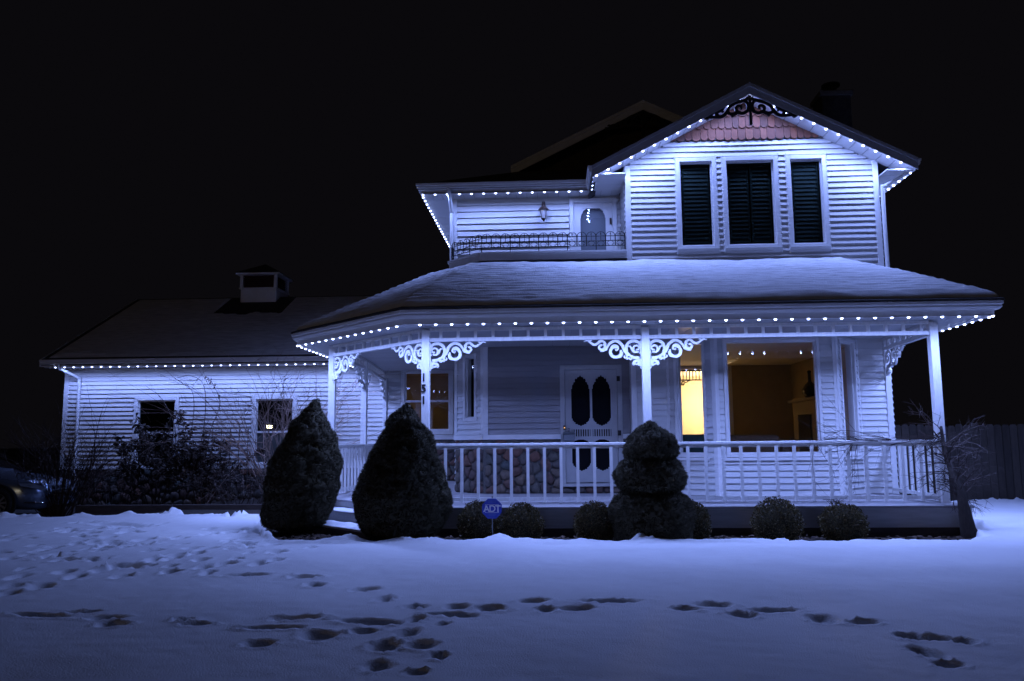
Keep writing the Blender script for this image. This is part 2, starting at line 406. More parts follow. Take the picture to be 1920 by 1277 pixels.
M().add([(-40, 14.6, -.142), (-9.6, 14.6, -.142), (-9.6, 15.6, -.142), (-12.6, 19.2, -.142), (-12.6, 40, -.142), (-40, 40, -.142)], [(0, 1, 2, 3, 4, 5)]).build('driveway', ASPH)['kind'] = 'structure'

PRINTS = [(-2.33, 7.61, .16, .1), (-2.11, 7.2, .09, .13), (-1.6, 6.95, .12, .14), (-1.35, 6.48, .08, .16), (-1.04, 6.17, .1, .11), (-.73, 6.13, .1, .1), (-.46, 6.04, .12, .1), (-.72, 5.84, .22, .08), (-1.23, 5.6, .27, .1), (-.96, 5.67, .07, .12), (-1.8, 5.72, .19, .09), (-1.87, 5.43, .24, .06), (-1.49, 5.2, .13, .12), (-1.22, 5.32, .1, .08), (-.94, 5.27, .08, .14), (-1.81, 5.02, .1, .1), (-1.03, 4.94, .1, .13), (-.81, 4.96, .1, .11), (-.67, 4.73, .05, .09), (-.97, 4.53, .08, .11), (-.73, 4.39, .06, .06), (-.75, 5.53, .05, .07), (-3.46, 5.94, .16, .07), (-3.16, 5.75, .14, .09), (-3.01, 5.54, .11, .09), (-3.68, 5.8, .29, .06), (-2.56, 5.64, .08, .07), (-2.42, 5.53, .12, .06), (-2.9, 7.69, .22, .08), (-3.34, 8.23, .1, .16), (-3.33, 8.54, .06, .11), (-3.68, 7.81, .08, .13), (-4.08, 8.62, .1, .19), (-3.69, 8.47, .09, .13), (-3.47, 8.04, .08, .12), (-4.25, 8.59, .09, .19), (-3.92, 8.9, .06, .15), (-3.99, 9.34, .09, .16), (-3.35, 8.94, .04, .13), (-3.02, 8.96, .04, .13), (-2.81, 9.4, .05, .14), (-5.27, 10.37, .12, .2), (-5.32, 9.83, .05, .13), (-5.61, 10.1, .05, .11), (-5.52, 9.49, .04, .14), (-5.27, 9.33, .06, .11), (-5.23, 8.55, .09, .15), (-4.43, 8.01, .09, .22), (-4.05, 7.6, .09, .15), (-4.45, 7.5, .08, .19), (-4.76, 7.84, .09, .16), (-4.47, 7.02, .11, .17), (-4.99, 7.5, .08, .21), (-5.23, 7.94, .05, .12), (-4.73, 7.02, .1, .19), (-4.53, 6.69, .07, .14), (-6.83, 10.39, .11, .14), (-6.29, 9.72, .08, .13), (-6.95, 10.25, .12, .17), (-6.36, 12.02, .25, .23), (-6.74, 12.34, .38, .2), (-5.98, 11.83, .12, .19), (-5.57, 9.13, .12, .13), (-5.92, 11.13, .1, .16), (-7.29, 12.64, .26, .17), (-.18, 6.3, .13, .08), (.41, 6.33, .26, .08), (-.08, 6.01, .08, .09), (.15, 6.06, .15, .08), (.93, 6.05, .1, .06), (1.16, 6.2, .14, .09), (1.29, 5.9, .11, .08), (1.56, 6.08, .21, .06), (1.81, 5.81, .1, .13), (2.06, 5.72, .12, .06), (2.19, 5.32, .1, .1), (2.33, 5.28, .11, .08), (2.44, 5.21, .08, .09), (2.11, 4.9, .07, .16), (2.09, 4.64, .08, .07)]
rp_ = random.Random(5)
for _ in range(125):                               # the trampled patch left of the path
    t = rp_.random(); x = -3.2 - 4.6 * t + rp_.gauss(0, .5); y = 7.6 + 3.9 * rp_.random() + t * 1.2
    PRINTS.append((x, y, rp_.uniform(.05, .12), rp_.uniform(.08, .16)))
BX = [-60, -12, -9.4, -6.9, -5.2, -4.75, -4.45, -4.3, -3.9, -3.3, -2.29, -.95, 0, 1.72, 3.5, 4.8, 5.4, 5.9, 6.3, 6.6, 60]
BY = [13.2, 13.4, 13.6, 14.2, 14.2, 13.4, 12.6, 11.7, 11.0, 10.5, 10.30, 10.42, 10.36, 10.5, 10.42, 10.45, 10.9, 11.8, 13.0, 16.6, 16.6]
sx = np.r_[-150, -60, -30, -18, np.arange(-11.2, 9.4, .03), 12, 18, 40, 150]
sy = [-120, -40, -12, -3, 1, 2.5]; y_ = 3.2
while y_ < 17: sy.append(y_); y_ += .022 + .0042 * max(0, y_ - 4.5)
sy = np.array(sy); XX, YY = np.meshgrid(sx, sy)
bd = np.interp(XX, BX, BY) + vnoise2(XX, YY, 1.6, 11) * .40 + vnoise2(XX, YY, 5., 12) * .16 + vnoise2(XX, YY, 15., 13) * .10
patch = np.where((XX < -2.6) & (XX > -6), vnoise2(XX, YY, 2.2, 15) * .9, 0)
dd = np.clip((bd + patch * np.clip((YY - 9.8) / 1.2, 0, 1) - YY) / .22, -1, 1)
th = np.where(dd > 0, np.sqrt(np.clip(dd, 0, 1)) * .115, dd * .12)
Z = th - .012 + vnoise2(XX, YY, .55, 21) * .05 + vnoise2(XX, YY, 1.9, 22) * .018 + vnoise2(XX, YY, 9, 23) * .005 + vnoise2(XX, YY, 22, 25) * .003
Z += np.clip(vnoise2(XX, YY, 2.7, 24), .05, 1) * .30 * np.exp(-((dd - .55) / .35) ** 2) * (np.abs(bd - YY) < .5)
Z = np.where(dd > 0, Z + .02, Z - .03)
und = vnoise2(XX, YY, 6., 31) * .35 + vnoise2(XX, YY, 14., 32) * .3
crumb = vnoise2(XX, YY, 30., 33)
for i, (px, py, a, b) in enumerate(PRINTS):
    ix = np.where(np.abs(sx - px) < a * 2.2 + .1)[0]; iy = np.where(np.abs(sy - py) < b * 2.2 + .1)[0]
    if not len(ix) or not len(iy): continue
    sl = np.ix_(iy, ix); ang = rp_.uniform(-.35, .35); c, s = math.cos(ang), math.sin(ang)
    dx = XX[sl] - px; dy = YY[sl] - py; b2 = max(b, .07)
    r_ = np.sqrt(((c * dx + s * dy) / (a * .92)) ** 2 + ((-s * dx + c * dy) / (b2 * .95)) ** 2) + und[sl] * .7
    dep = .052 * np.clip((1.02 - r_) / .42, 0, 1) * np.clip(.85 + und[sl] * .8 + crumb[sl] * .35, .4, 1.1)
    rim = (.010 + .05 * np.clip(und[sl] - .06, 0, .4)) * np.exp(-((r_ - 1.32) / .2) ** 2) * np.clip(.6 + crumb[sl] * 3, 0, 2.5)
    Z[sl] = np.where(dd[sl] > .5, Z[sl] - dep + rim * (dep <= 0), Z[sl])
Z += ground_z(XX, YY) * (YY > 13)
sn = bpy.data.objects.new('snow', npmesh('snow', np.stack([XX, YY, Z], -1).reshape(-1, 3), grid_faces(*XX.shape), SNOW, True)); COL.objects.link(sn); sn['kind'] = 'structure'

# leaf litter and bark chips on the bare bed
n = 15000; px = np.r_[rng.uniform(-5.4, 6.2, 9000), rng.uniform(-4.6, -2.0, 6000)]; py = rng.uniform(9.9, 13.2, n)
keep = (py > np.interp(px, BX, BY) + .05) & (py < np.where(px > -1.8, 11.55, 13.2)); px, py = px[keep], py[keep]; n = len(px)
ang = rng.uniform(0, 6.28, n); ln = rng.uniform(.012, .04, n); wd = ln * rng.uniform(.3, .7, n); tl = rng.uniform(-.5, .5, (n, 2)); zc = rng.uniform(.012, .035, n)
ux, uy = np.cos(ang), np.sin(ang); V = []
for a, b in ((-1, -1), (1, -1), (1, 1), (-1, 1)):
    V.append(np.stack([px + ux * ln * a - uy * wd * b, py + uy * ln * a + ux * wd * b, zc + ln * a * tl[:, 0] * .6 + wd * b * tl[:, 1]], -1))
V = np.stack(V, 1).reshape(-1, 3)
o = bpy.data.objects.new('leaf_litter', npmesh('leaf_litter', V, np.arange(4 * n).reshape(n, 4), MULCH)); COL.objects.link(o)
tagp(o, 'brown leaf litter and bark chips on the bare bed before the porch', 'leaf litter', kind='stuff')

# ------------------------------------------------------------------ the house
house = thing('house', 'two storey white clapboard house with a front gable and wide porch', 'house', (1.9, 15.5, 0))
GF = Fr((1.33, 14.1), (5.74, 14.1))
def rake_clip(z):
    h = max(.02, (7.30 - z) / .516); return (3.49 - h - 1.33, 3.49 + h - 1.33)
gw = [(2.295, 2.865, 4.725, 6.25), (3.115, 3.945, 4.725, 6.25), (4.235, 4.785, 4.725, 6.25)]
gops = [(a - .074 - 1.33, b + .074 - 1.33, c - .074, d + .06) for a, b, c, d in gw]
gwall = wall(house, GF, 4.1, 7.28, [(a, b, c, d) for a, b, c, d in gops], cl=rake_clip, sid=False, m=BACK)
# clapboards stop under the cedar shingles
z = 4.1
wall_ = gwall
def boards(parent, fr, z0, z1, ops, cl=None, e=.1016, m=VINYL):
    w0 = wall(parent, fr, z0, z1, ops, cl=cl, depth=.02, expo=e, m=m); return w0
gcl = wall(house, Fr((1.33, 14.094), (5.74, 14.094)), 4.1, 6.62, gops, depth=.004, cl=rake_clip, ends=(.09, .09), lab='clapboard face of the lit front gable')
for x0, x1 in ((1.325, 1.42), (5.65, 5.745)):
    bevel(M().box(x0, x1, 14.062, 14.10, 4.1, 6.2).build('corner_board', TRIM, house), .004)
SHUT = Fr((1.33, 14.1), (5.74, 14.1))
for i, (a, b, c, d) in enumerate(gw):
    w = window(house, SHUT, a - 1.33, b - 1.33, c, d, cw=.072, pane=GLASSD, proud=.045, flare=.0, sash=.022, rd=.5,
               lab=['narrow dark casement with closed shutters', 'wide dark middle window with closed shutters', 'narrow dark casement under the right slope'][i])
    # splayed outer casing and the deep sill below
    mb = M(); u0, u1 = a - 1.33 - .072, b - 1.33 + .072
    for sg, ue in ((-1, u0), (1, u1)):
        mb.prism([SHUT.p(ue, .0, c - .14), SHUT.p(ue, .044, c - .14), SHUT.p(ue + sg * .03, .004, c - .17)], (0, 0, d - c + .26))
    mb.prism([SHUT.p(u0 - .02, .006, c - .17), SHUT.p(u0, .062, c - .06), SHUT.p(u0, .006, c - .06)], SHUT.u * (u1 - u0 + .01))
    mb.build('sill', TRIM, w)
    n = int((d - c - .1) / .075); half = [(a + .05, b - .05)] if b - a < .7 else [(a + .05, (a + b) / 2 - .015), ((a + b) / 2 + .015, b - .05)]
    for h0, h1 in half:
        for k in range(n):
            zz = c + .06 + k * .075
            M().prism([(h0 + .03, 14.156, zz), (h0 + .03, 14.160, zz + .008), (h0 + .03, 14.186, zz + .082), (h0 + .03, 14.182, zz + .074)], (h1 - h0 - .06, 0, 0)).build('louver', LOUV, w)
        ring(M(), SHUT, h0 - 1.33 + .03, h1 - 1.33 - .03, c + .05, d - .05, .03, -.10, -.058).build('shutter_frame', LOUV, w)
# cedar shingles with scalloped butts
shg = M().box(2.0, 4.98, 14.09, 14.10, 6.6, 6.62).build('gable_shingle_course', CEDAR, house)
for row in range(4):
    zb = 6.63 + row * .215; half = (7.34 - zb) / .516; x = 3.49 - half - random.uniform(0, .1)
    while x < 3.49 + half:
        w_ = random.choice((.115, .125, .135, .15)); xa, xb = max(x, 3.49 - half - .02), min(x + w_ - .007, 3.49 + half + .02)
        if xb - xa > .03:
            dz = random.uniform(-.006, .006); top = zb + .25; y0 = 14.050 - random.uniform(0, .006)
            pts = [(xa, zb + .04), (xa + (xb - xa) * .12, zb + .016), (xa + (xb - xa) * .32, zb), (xa + (xb - xa) * .68, zb), (xa + (xb - xa) * .88, zb + .016), (xb, zb + .04), (xb, top), (xa, top)]
            V = [(p, y0 + (q - zb) * .09, q + dz) for p, q in pts] + [(p, y0 + .014 + (q - zb) * .09, q + dz) for p, q in pts]
            nn = len(pts)
            M().add(V, [tuple(range(nn)), tuple(range(2 * nn - 1, nn - 1, -1))] + [(i, nn + i, nn + (i + 1) % nn, (i + 1) % nn) for i in range(nn)]).build('shingle', CEDAR, shg)
        x += w_
# gable roof: slab, rake boards, gutters
def gable_roof(xc, zp, hw, sl, y0, y1, th=.16, m=ROOF, name='roof', lab=None, RAKE=RAKE):
    p = [(xc - hw, zp - sl * hw), (xc, zp), (xc + hw, zp - sl * hw), (xc + hw, zp - sl * hw - th), (xc, zp - th), (xc - hw, zp - sl * hw - th)]
    mb = M()
    for s_ in ((0, 1, 4, 5), (1, 2, 3, 4)): mb.prism([(p[i][0], y0, p[i][1]) for i in s_], (0, y1 - y0, 0))
    r = mb.build(name, m, house, label=lab)
    n = 22
    cm = M()
    for sg in (-1, 1):                           # stepped shingle courses
        for k in range(n):
            a, b = hw * (1 - k / n), hw * (1 - (k + 1) / n) - .03
            cm.add([(xc + sg * a, y0, zp - sl * a + .002), (xc + sg * a, y0, zp - sl * a + .014), (xc + sg * b, y0, zp - sl * b + .004),
                    (xc + sg * a, y1, zp - sl * a + .002), (xc + sg * a, y1, zp - sl * a + .014), (xc + sg * b, y1, zp - sl * b + .004)], [(0, 1, 2), (3, 5, 4), (0, 3, 4, 1), (1, 4, 5, 2)])
    c = cm.build('shingle_courses', m, r); c['kind'] = 'stuff'
    for sg in (-1, 1):
        pts = [(xc, y0 - .03, zp + .005), (xc + sg * hw, y0 - .03, zp - sl * hw + .005), (xc + sg * hw, y0 - .03, zp - sl * hw - th - .03), (xc, y0 - .03, zp - th - .03)]
        M().prism(pts if sg < 0 else pts[::-1], (0, .028, 0)).build('rake_board', RAKE, r)
        pts = [(xc, y0 - .05, zp + .012), (xc + sg * hw, y0 - .05, zp - sl * hw + .012), (xc + sg * hw, y0 - .05, zp - sl * hw - .05), (xc, y0 - .05, zp - .05)]
        M().prism(pts if sg < 0 else pts[::-1], (0, .019, 0)).build('drip_edge', RAKE, r)
    return r
rf = gable_roof(3.49, 7.50, 2.77, .516, 13.70, 20.9, lab='dark front gable roof over the lit wall')
rr = gable_roof(1.97, 8.45, 2.80, .487, 16.5, 22.0, lab='unlit main gable roof behind the front gable', RAKE=TRIM)
wall(house, Fr((-.6, 16.95), (4.5, 16.95)), 6.0, 8.24, cl=lambda z: (2.57 - max(.02, (8.26 - z) / .487), 2.57 + max(.02, (8.26 - z) / .487)), sid=False, m=DARKW)
def panels(parent, y0, y1, xc, zp, sl, a0, a1, sg, w_=.22):
    so = M().prism([(xc + sg * a0, y0, zp - sl * a0), (xc + sg * a1, y0, zp - sl * a1), (xc + sg * a1, y0, zp - sl * a1 + .01), (xc + sg * a0, y0, zp - sl * a0 + .01)], (0, y1 - y0, 0)).build('soffit', BACK, parent)
    k = a0
    while k < a1 - .02:
        e = min(k + w_ - .014, a1)
        M().prism([(xc + sg * k, y0, zp - sl * k - .012), (xc + sg * e, y0, zp - sl * e - .012), (xc + sg * e, y0, zp - sl * e - .002), (xc + sg * k, y0, zp - sl * k - .002)], (0, y1 - y0, 0)).build('soffit_panel', SOFF, so)
        k += w_
for sg in (-1, 1):
    panels(house, 13.705, 14.085, 3.49, 7.50 - .165, .516, .02, 2.74, sg)
def flat_panels(parent, x0, x1, y0, y1, z, along='x', w_=.2):
    so = M().box(x0, x1, y0, y1, z + .012, z + .022).build('soffit', BACK, parent)
    k, end = (x0, x1) if along == 'x' else (y0, y1)
    while k < end - .02:
        e = min(k + w_ - .007, end); dz = random.uniform(-.002, .002)
        (M().box(k, e, y0, y1, z + dz, z + .01) if along == 'x' else M().box(x0, x1, k, e, z + dz, z + .01)).build('soffit_panel', SOFF, so)
        k += w_
flat_panels(house, -2.45, 1.30, 14.70, 15.10, 5.975)
flat_panels(house, -2.45, -1.91, 15.11, 19.3, 5.975, 'y', .3)
flat_panels(house, .76, 1.32, 13.74, 14.69, 5.955, 'y')
flat_panels(house, 5.76, 6.22, 13.74, 18.9, 5.90, 'y', .3)
GUT = [(.0, 0.0), (.05, 0.0), (.075, .035), (.07, .06), (.09, .075), (.09, .115), (.08, .115), (.0, .11)]
def gutter(parent, path, z, m=TRIM):
    return sweep(path, [(o, z + q) for o, q in GUT]).build('gutter', m, parent)
def fascia(parent, path, z0, z1, out=0.):
    return sweep(path, [(out - .025, z0), (out, z0), (out, z1), (out - .025, z1)]).build('fascia', TRIM, parent)
gutter(house, [(-2.44, 20.0), (-2.44, 14.66 + .06), (.72, 14.72)], 6.045); fascia(house, [(-2.44, 20.0), (-2.44, 14.72), (.74, 14.72)], 5.96, 6.15)
gutter(house, [(.74, 14.72), (.74, 13.69)], 5.985); fascia(house, [(.74, 14.69), (.74, 13.73)], 5.94, 6.08)
gutter(house, [(6.24, 13.69), (6.24, 20.0)], 5.965); fascia(house, [(6.24, 13.73), (6.24, 20.0)], 5.885, 6.06)
# lower left wing roof (hip) in front of the rear gable
M().add([(-2.5, 14.66, 6.16), (1.6, 14.66, 6.16), (-2.5, 21, 6.16), (-.62, 16.54, 7.0), (1.6, 16.54, 7.0), (-.62, 21, 7.0),
         (-2.5, 14.66, 6.05), (1.6, 14.66, 6.05), (-2.5, 21, 6.05), (1.6, 21, 6.05), (1.6, 21, 7.0)],
        [(0, 1, 4, 3), (0, 3, 5, 2), (6, 8, 9, 7), (0, 6, 7, 1), (2, 8, 6, 0), (3, 4, 10, 5)]).build('roof', ROOF, house, label='dark hipped roof over the balcony wing')
# upper left wall with the balcony door
UF = Fr((-1.88, 15.1), (1.33, 15.1))
DU = (.43 - (-1.88), 1.17 - (-1.88), 4.5, 5.85)
wall(house, UF, 4.4, 5.97, [(DU[0] - .08, DU[1] + .08, 4.4, DU[3] + .08)], ends=(.08, 0), expo=.12, lab='short clapboard wall behind the iron balcony rail')
wall(house, Fr((1.33, 15.1), (1.33, 14.1)), 4.4, 6.25, ends=(0, .02), narrow=0, lab='narrow side wall between balcony and gable')
wall(house, Fr((-1.88, 20), (-1.88, 15.1)), 4.4, 5.97, lab='left upper side wall')
bevel(M().box(-1.895, -1.80, 15.06, 15.10, 4.5, 5.965).build('corner_board', TRIM, house), .004)
wall(house, Fr((5.74, 14.11), (5.74, 20.9)), .1, 5.9, lab='right side wall of the house')
def corner_fret(mb, fr, u, z, su, sz, a, b, d0, d1):
    """pierced bracket in the corner of a screen opening"""
    pts = [(0, 0), (a, 0), (a * .97, b * .10), (a * .74, b * .13), (a * .66, b * .27), (a * .50, b * .22), (a * .42, b * .36), (a * .46, b * .48), (a * .30, b * .50), (a * .24, b * .66), (a * .12, b * .72), (a * .10, b), (0, b)]
    P = [fr.p(u + su * p, d1, z + sz * q) for p, q in pts]
    if su * sz > 0: P = P[::-1]
    mb.prism(P[::-1], -fr.n * (d1 - d0))
# balcony door
door = ring(M(), UF, DU[0], DU[1], DU[2], DU[3], .078, -.13, .045, 0).build('door', TRIM, house, label='white balcony door with a fretted glass panel'); bevel(door, .004)
mb = ring(M(), UF, DU[0] + .13, DU[1] - .13, 4.52, 5.745, .127, -.05, -.012, .02)
for su, u in ((1, DU[0] + .13), (-1, DU[1] - .13)): corner_fret(mb, UF, u, 5.745, su, -1, .105, .18, -.046, -.016)
mb.build('door_panel', TRIM, door)
M().fbox(UF, DU[0] + .13, DU[1] - .13, -.04, -.036, 4.52, 5.745).build('pane', GLASS, door)
M().fbox(UF, DU[0] + .02, DU[1] - .02, -.12, -.10, 4.5, 5.84).build('blind', BLIND, door)
M().fbox(UF, DU[1] - .055, DU[1] - .02, -.014, .02, 5.42, 5.54).build('handle', BRONZE, door)
# ground floor: door wall, chamfer with the narrow window, jog
DF = Fr((-1.25, 14.5), (1.35, 14.5)); dx = lambda x: x + 1.25
DD = (dx(.20), dx(1.13), .60, 2.60)
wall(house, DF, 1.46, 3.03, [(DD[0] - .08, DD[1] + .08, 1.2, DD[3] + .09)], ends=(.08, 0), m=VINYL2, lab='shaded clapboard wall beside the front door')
stb = M().fbox(DF, 0, DD[0] - .08, -.14, -.002, .40, 1.455).fbox(DF, DD[1] + .08, DF.L, -.14, -.002, .40, 1.455).fbox(DF, DD[0] - .08, DD[1] + .08, -.14, -.002, .40, .598).build('stone_base', MORTAR, house, label='field stone facing under the door wall')
stones(stb, DF, 0.02, DF.L - .02, .42, 1.365, .175, [(DD[0] - .085, DD[1] + .085, .6, 1.5)])
M().fbox(DF, -.01, DD[0] - .082, -.002, .045, 1.37, 1.456).build('water_table', TRIM, house); M().fbox(DF, DD[1] + .082, DF.L, -.002, .045, 1.37, 1.456).build('water_table', TRIM, house)
CF = Fr((-1.82, 15.07), (-1.25, 14.5)); cu = CF.L
cw0, cw1 = .30, .56
wall(house, CF, 1.46, 3.03, [(cw0 - .07, cw1 + .07, 1.70, 2.94)], ends=(.07, .07))
window(house, CF, cw0, cw1, 1.77, 2.87, cw=.068, sash=.02, room=DARK, rd=.25, lab='narrow dark window in the angled corner wall')
stb2 = M().fbox(CF, 0, cu, -.14, -.002, .40, 1.455).build('stone_base', MORTAR, house); stones(stb2, CF, .02, cu - .02, .42, 1.365, .175)
M().fbox(CF, -.01, cu + .0, -.002, .045, 1.37, 1.454).build('water_table', TRIM, house)
for fr, a, b in ((CF, -.015, .065), (CF, cu - .065, cu + .01), (DF, -.01, .075)):
    bevel(M().fbox(fr, a, b, -.01, .026, 1.458, 3.03).build('corner_board', TRIM, house), .003)
wall(house, Fr((-1.82, 19.59), (-1.82, 15.08)), .45, 3.02, lab='left side wall under the porch roof')
wall(house, Fr((1.35, 14.5), (1.35, 14.1)), .4, 3.03, sid=False, m=VINYL)
# front door with its fretted screen door
door = ring(M(), DF, DD[0], DD[1], DD[2], DD[3], .085, -.13, .03, 0).build('door', DOORP, house, label='white front screen door with fretted openings'); bevel(door, .004)
mb = M(); a0, a1 = DD[0] + .004, DD[1] - .004; o = [(dx(.315), dx(.645)), (dx(.685), dx(1.015))]
d0, d1 = -.05, -.008
mb.fbox(DF, a0, o[0][0], d0, d1, .61, 2.595); mb.fbox(DF, o[1][1], a1, d0, d1, .61, 2.595); mb.fbox(DF, o[0][1], o[1][0], d0, d1, .81, 2.5)
mb.fbox(DF, o[0][0], o[1][1], d0, d1, .61, .81); mb.fbox(DF, o[0][0], o[1][1], d0, d1, 2.5, 2.595)
for p, q in o:
    mb.fbox(DF, p, q, d0, d1, 1.54, 1.60); mb.fbox(DF, p, q, d0, d1, 1.36, 1.415)
    for su, u in ((1, p), (-1, q)):
        corner_fret(mb, DF, u, 2.5, su, -1, .155, .24, d0 + .004, d1 - .004); corner_fret(mb, DF, u, 1.60, su, 1, .15, .13, d0 + .004, d1 - .004)
        corner_fret(mb, DF, u, 1.36, su, -1, .11, .08, d0 + .004, d1 - .004); corner_fret(mb, DF, u, .81, su, 1, .15, .13, d0 + .004, d1 - .004)
mb.build('screen_door', DOORP, door)
for p, q in o:
    for k in range(8):
        x = p + (k + .5) * (q - p) / 8
        M().fbox(DF, x - .010, x + .010, d0 + .006, d1 - .006, 1.415, 1.54).build('slat', DOORP, door)
M().fbox(DF, a0 + .03, a1 - .03, -.075, -.068, .62, 2.58).build('screen', SCREEN, door)
for zz in (2.43, 1.47):
    M().fbox(DF, a1 + .0, a1 + .055, -.006, .045, zz - .045, zz + .045).build('hinge', BLACKP, door)
M().fbox(DF, a0 + .04, a0 + .075, -.008, .03, 1.42, 1.56).build('handle', BRONZE, door)
M().fbox(DF, DD[0] - .1, DD[1] + .1, -.1, .09, .545, .598).build('sill', DOORP, door)
# right part of the ground floor: wall strips and the bay
bz0, bz1 = .43, 3.03
wall(house, Fr((1.35, 14.1), (1.96, 14.1)), bz0, bz1, ends=(.08, 0)); wall(house, Fr((5.20, 14.1), (5.72, 14.1)), bz0, bz1, ends=(0, .08), lab='lit clapboard wall at the right house corner')
bevel(M().box(1.34, 1.43, 14.065, 14.1, bz0, bz1).build('corner_board', TRIM, house), .004)
bevel(M().box(5.64, 5.735, 14.06, 14.10, .2, 4.1).build('corner_board', TRIM, house), .004)
BL, BF, BR = Fr((1.96, 14.1), (2.66, 13.5)), Fr((2.66, 13.5), (4.63, 13.5)), Fr((4.63, 13.5), (5.20, 14.1))
bl, bf, br = (.20, .70, 1.10, 2.96), (.19, 1.66, 1.10, 2.95), (.17, .66, 1.10, 2.95)
for fr, b, lb in ((BL, bl, 'angled left bay window glowing warm'), (BF, bf, 'large middle bay window into the lit room'), (BR, br, 'angled right bay window'),):
    wall(house, fr, bz0, bz1, [(b[0] - .055, b[1] + .055, b[2] - .075, b[3] + .055)], ends=(.055, .055), narrow=.2, depth=.1)
    w = window(house, fr, *b, cw=.05, room=None, sash=.028, proud=.03, lab=lb)
    M().fbox(fr, b[0] - .09, b[1] + .09, .0, .06, b[2] - .10, b[2] - .056).build('sill', TRIM, w)
    for u in (0, fr.L): bevel(M().fbox(fr, u - (.055 if u else -.0), u + (0. if u else .055), -.02, .024, bz0, bz1).build('corner_board', TRIM, house), .003)
for (x, y) in ((2.66, 13.5), (4.63, 13.5)): M().tube([(x, y - .012, bz0), (x, y - .012, bz1)], .018, 8).build('corner_board', TRIM, house)
# interior shell behind the bay
sh = lambda nm, m, *b, lab=None: M().box(*b).build(nm, m, house, label=lab)
sh('interior_floor', CARPET, 1.5, 5.6, 14.25, 22.4, .50, .60); sh('interior_ceiling', CEIL, 1.5, 5.6, 14.25, 22.4, 3.06, 3.16)
M().prism([(2.05, 14.249, .50), (2.72, 13.64, .50), (4.57, 13.64, .50), (5.1, 14.249, .50)], (0, 0, .1)).build('interior_floor', CARPET, house)
sh('interior_wall', BROWN, 1.44, 1.50, 14.25, 22.4, .5, 3.16); sh('interior_wall', BROWN, 5.52, 5.60, 14.25, 22.4, .5, 3.16)
sh('interior_wall', BROWN, 4.15, 5.52, 19.1, 19.2, .6, 3.06); sh('interior_wall', BROWN, 1.5, 2.55, 19.1, 19.2, .6, 3.06)
sh('interior_wall', CREAM, 1.5, 5.52, 22.3, 22.4, .6, 3.06); sh('interior_wall', CREAM, 4.45, 4.5, 19.2, 22.3, .6, 3.06); sh('interior_wall', CREAM, 1.5, 1.56, 19.2, 22.3, .6, 3.06)
sh('opening_trim', TRIM, 4.03, 4.15, 19.07, 19.22, .6, 2.98); sh('opening_trim', TRIM, 2.55, 2.67, 19.07, 19.22, .6, 2.98); sh('opening_trim', TRIM, 2.55, 4.15, 19.07, 19.22, 2.98, 3.06)
bay_ceiling = M().prism([(1.96, 14.2, 3.035), (2.70, 13.55, 3.035), (4.60, 13.55, 3.035), (5.16, 14.2, 3.035)], (0, 0, .02)).build('interior_ceiling', CEIL, house)
sh('room_shell', DARK, 1.35, 5.74, 22.42, 22.5, 0, 6.2)
# ceilings/floors between storeys keep lamp light inside
sh('room_shell', DARK, -1.9, 5.7, 14.25, 22.4, 3.22, 3.28)
# balcony deck edge
PAR = [(-1.9, 15.05), (-1.9, 14.68), (-1.27, 14.03), (1.325, 14.03)]
pb = sweep(PAR, [(-.03, 4.52), (0, 4.52), (0, 4.63), (-.03, 4.63)]).build('balcony_curb', TRIM, house)
sweep(PAR, [(-.10, 4.632), (.03, 4.632), (.03, 4.665), (-.10, 4.665)]).build('cap', TRIM, pb)
M().prism([(-1.87, 15.09, 4.49), (-1.87, 14.70, 4.49), (-1.26, 14.06, 4.49), (1.325, 14.06, 4.49), (1.325, 15.09, 4.49)], (0, 0, .03)).build('balcony_floor', ROOF, house)
# downspouts
def spout(parent, pts, r=.036):
    return M().tube(catmull(pts, 5), r, 8).build('downspout', TRIM, parent, smooth=True)
spout(house, [(-1.90, 14.64, 6.05), (-1.90, 14.66, 5.98), (-1.90, 15.0, 5.72), (-1.90, 15.03, 5.6), (-1.90, 15.03, 5.0), (-1.90, 15.03, 4.6)])
spout(house, [(6.22, 13.86, 5.96), (6.20, 13.87, 5.90), (5.86, 14.03, 5.72), (5.80, 14.06, 5.6), (5.80, 14.06, 4.2), (5.80, 14.06, 3.6)])
# chimney
ch = M().box(6.0, 6.62, 17.4, 18.0, 5.5, 8.85).build('chimney', ROOF, house)
M().box(5.95, 6.67, 17.35, 18.05, 8.851, 8.95).build('cap', MORTAR, ch); M().lathe((6.31, 17.7, 8.951), [(.12, 0), (.12, .22), (.2, .23), (.2, .27), (.05, .33)], 12).build('flue', IRON, ch)

# ------------------------------------------------------------------ fretwork
def ribbon(mb, fr, pts, w, d0, d1, n=5):
    """flat scroll strip of varying width in the plane of fr (u,z)"""
    c = catmull([(p[0], p[1], 0) for p in pts], n); N = len(c); k = len(mb.v)
    ws = w if hasattr(w, '__len__') else [w, w]
    for i, p in enumerate(c):
        t = c[min(i + 1, N - 1)] - c[max(i - 1, 0)]; t.normalize(); nx, nz = -t.y, t.x
        f = i / (N - 1) * (len(ws) - 1); j = min(int(f), len(ws) - 2); h = (ws[j] + (ws[j + 1] - ws[j]) * (f - j)) / 2
        for dd_ in (d1, d0):
            for s_ in (1, -1): mb.v.append(tuple(fr.p(p.x + nx * h * s_, dd_, p.y + nz * h * s_)))
    for i in range(N - 1):
        a, b = k + 4 * i, k + 4 * i + 4
        mb.f += [(a, a + 1, b + 1, b), (a + 2, b + 2, b + 3, a + 3), (a, b, b + 2, a + 2), (a + 1, a + 3, b + 3, b + 1)]
    mb.f += [(k, k + 2, k + 3, k + 1), (b, b + 1, b + 3, b + 2)]
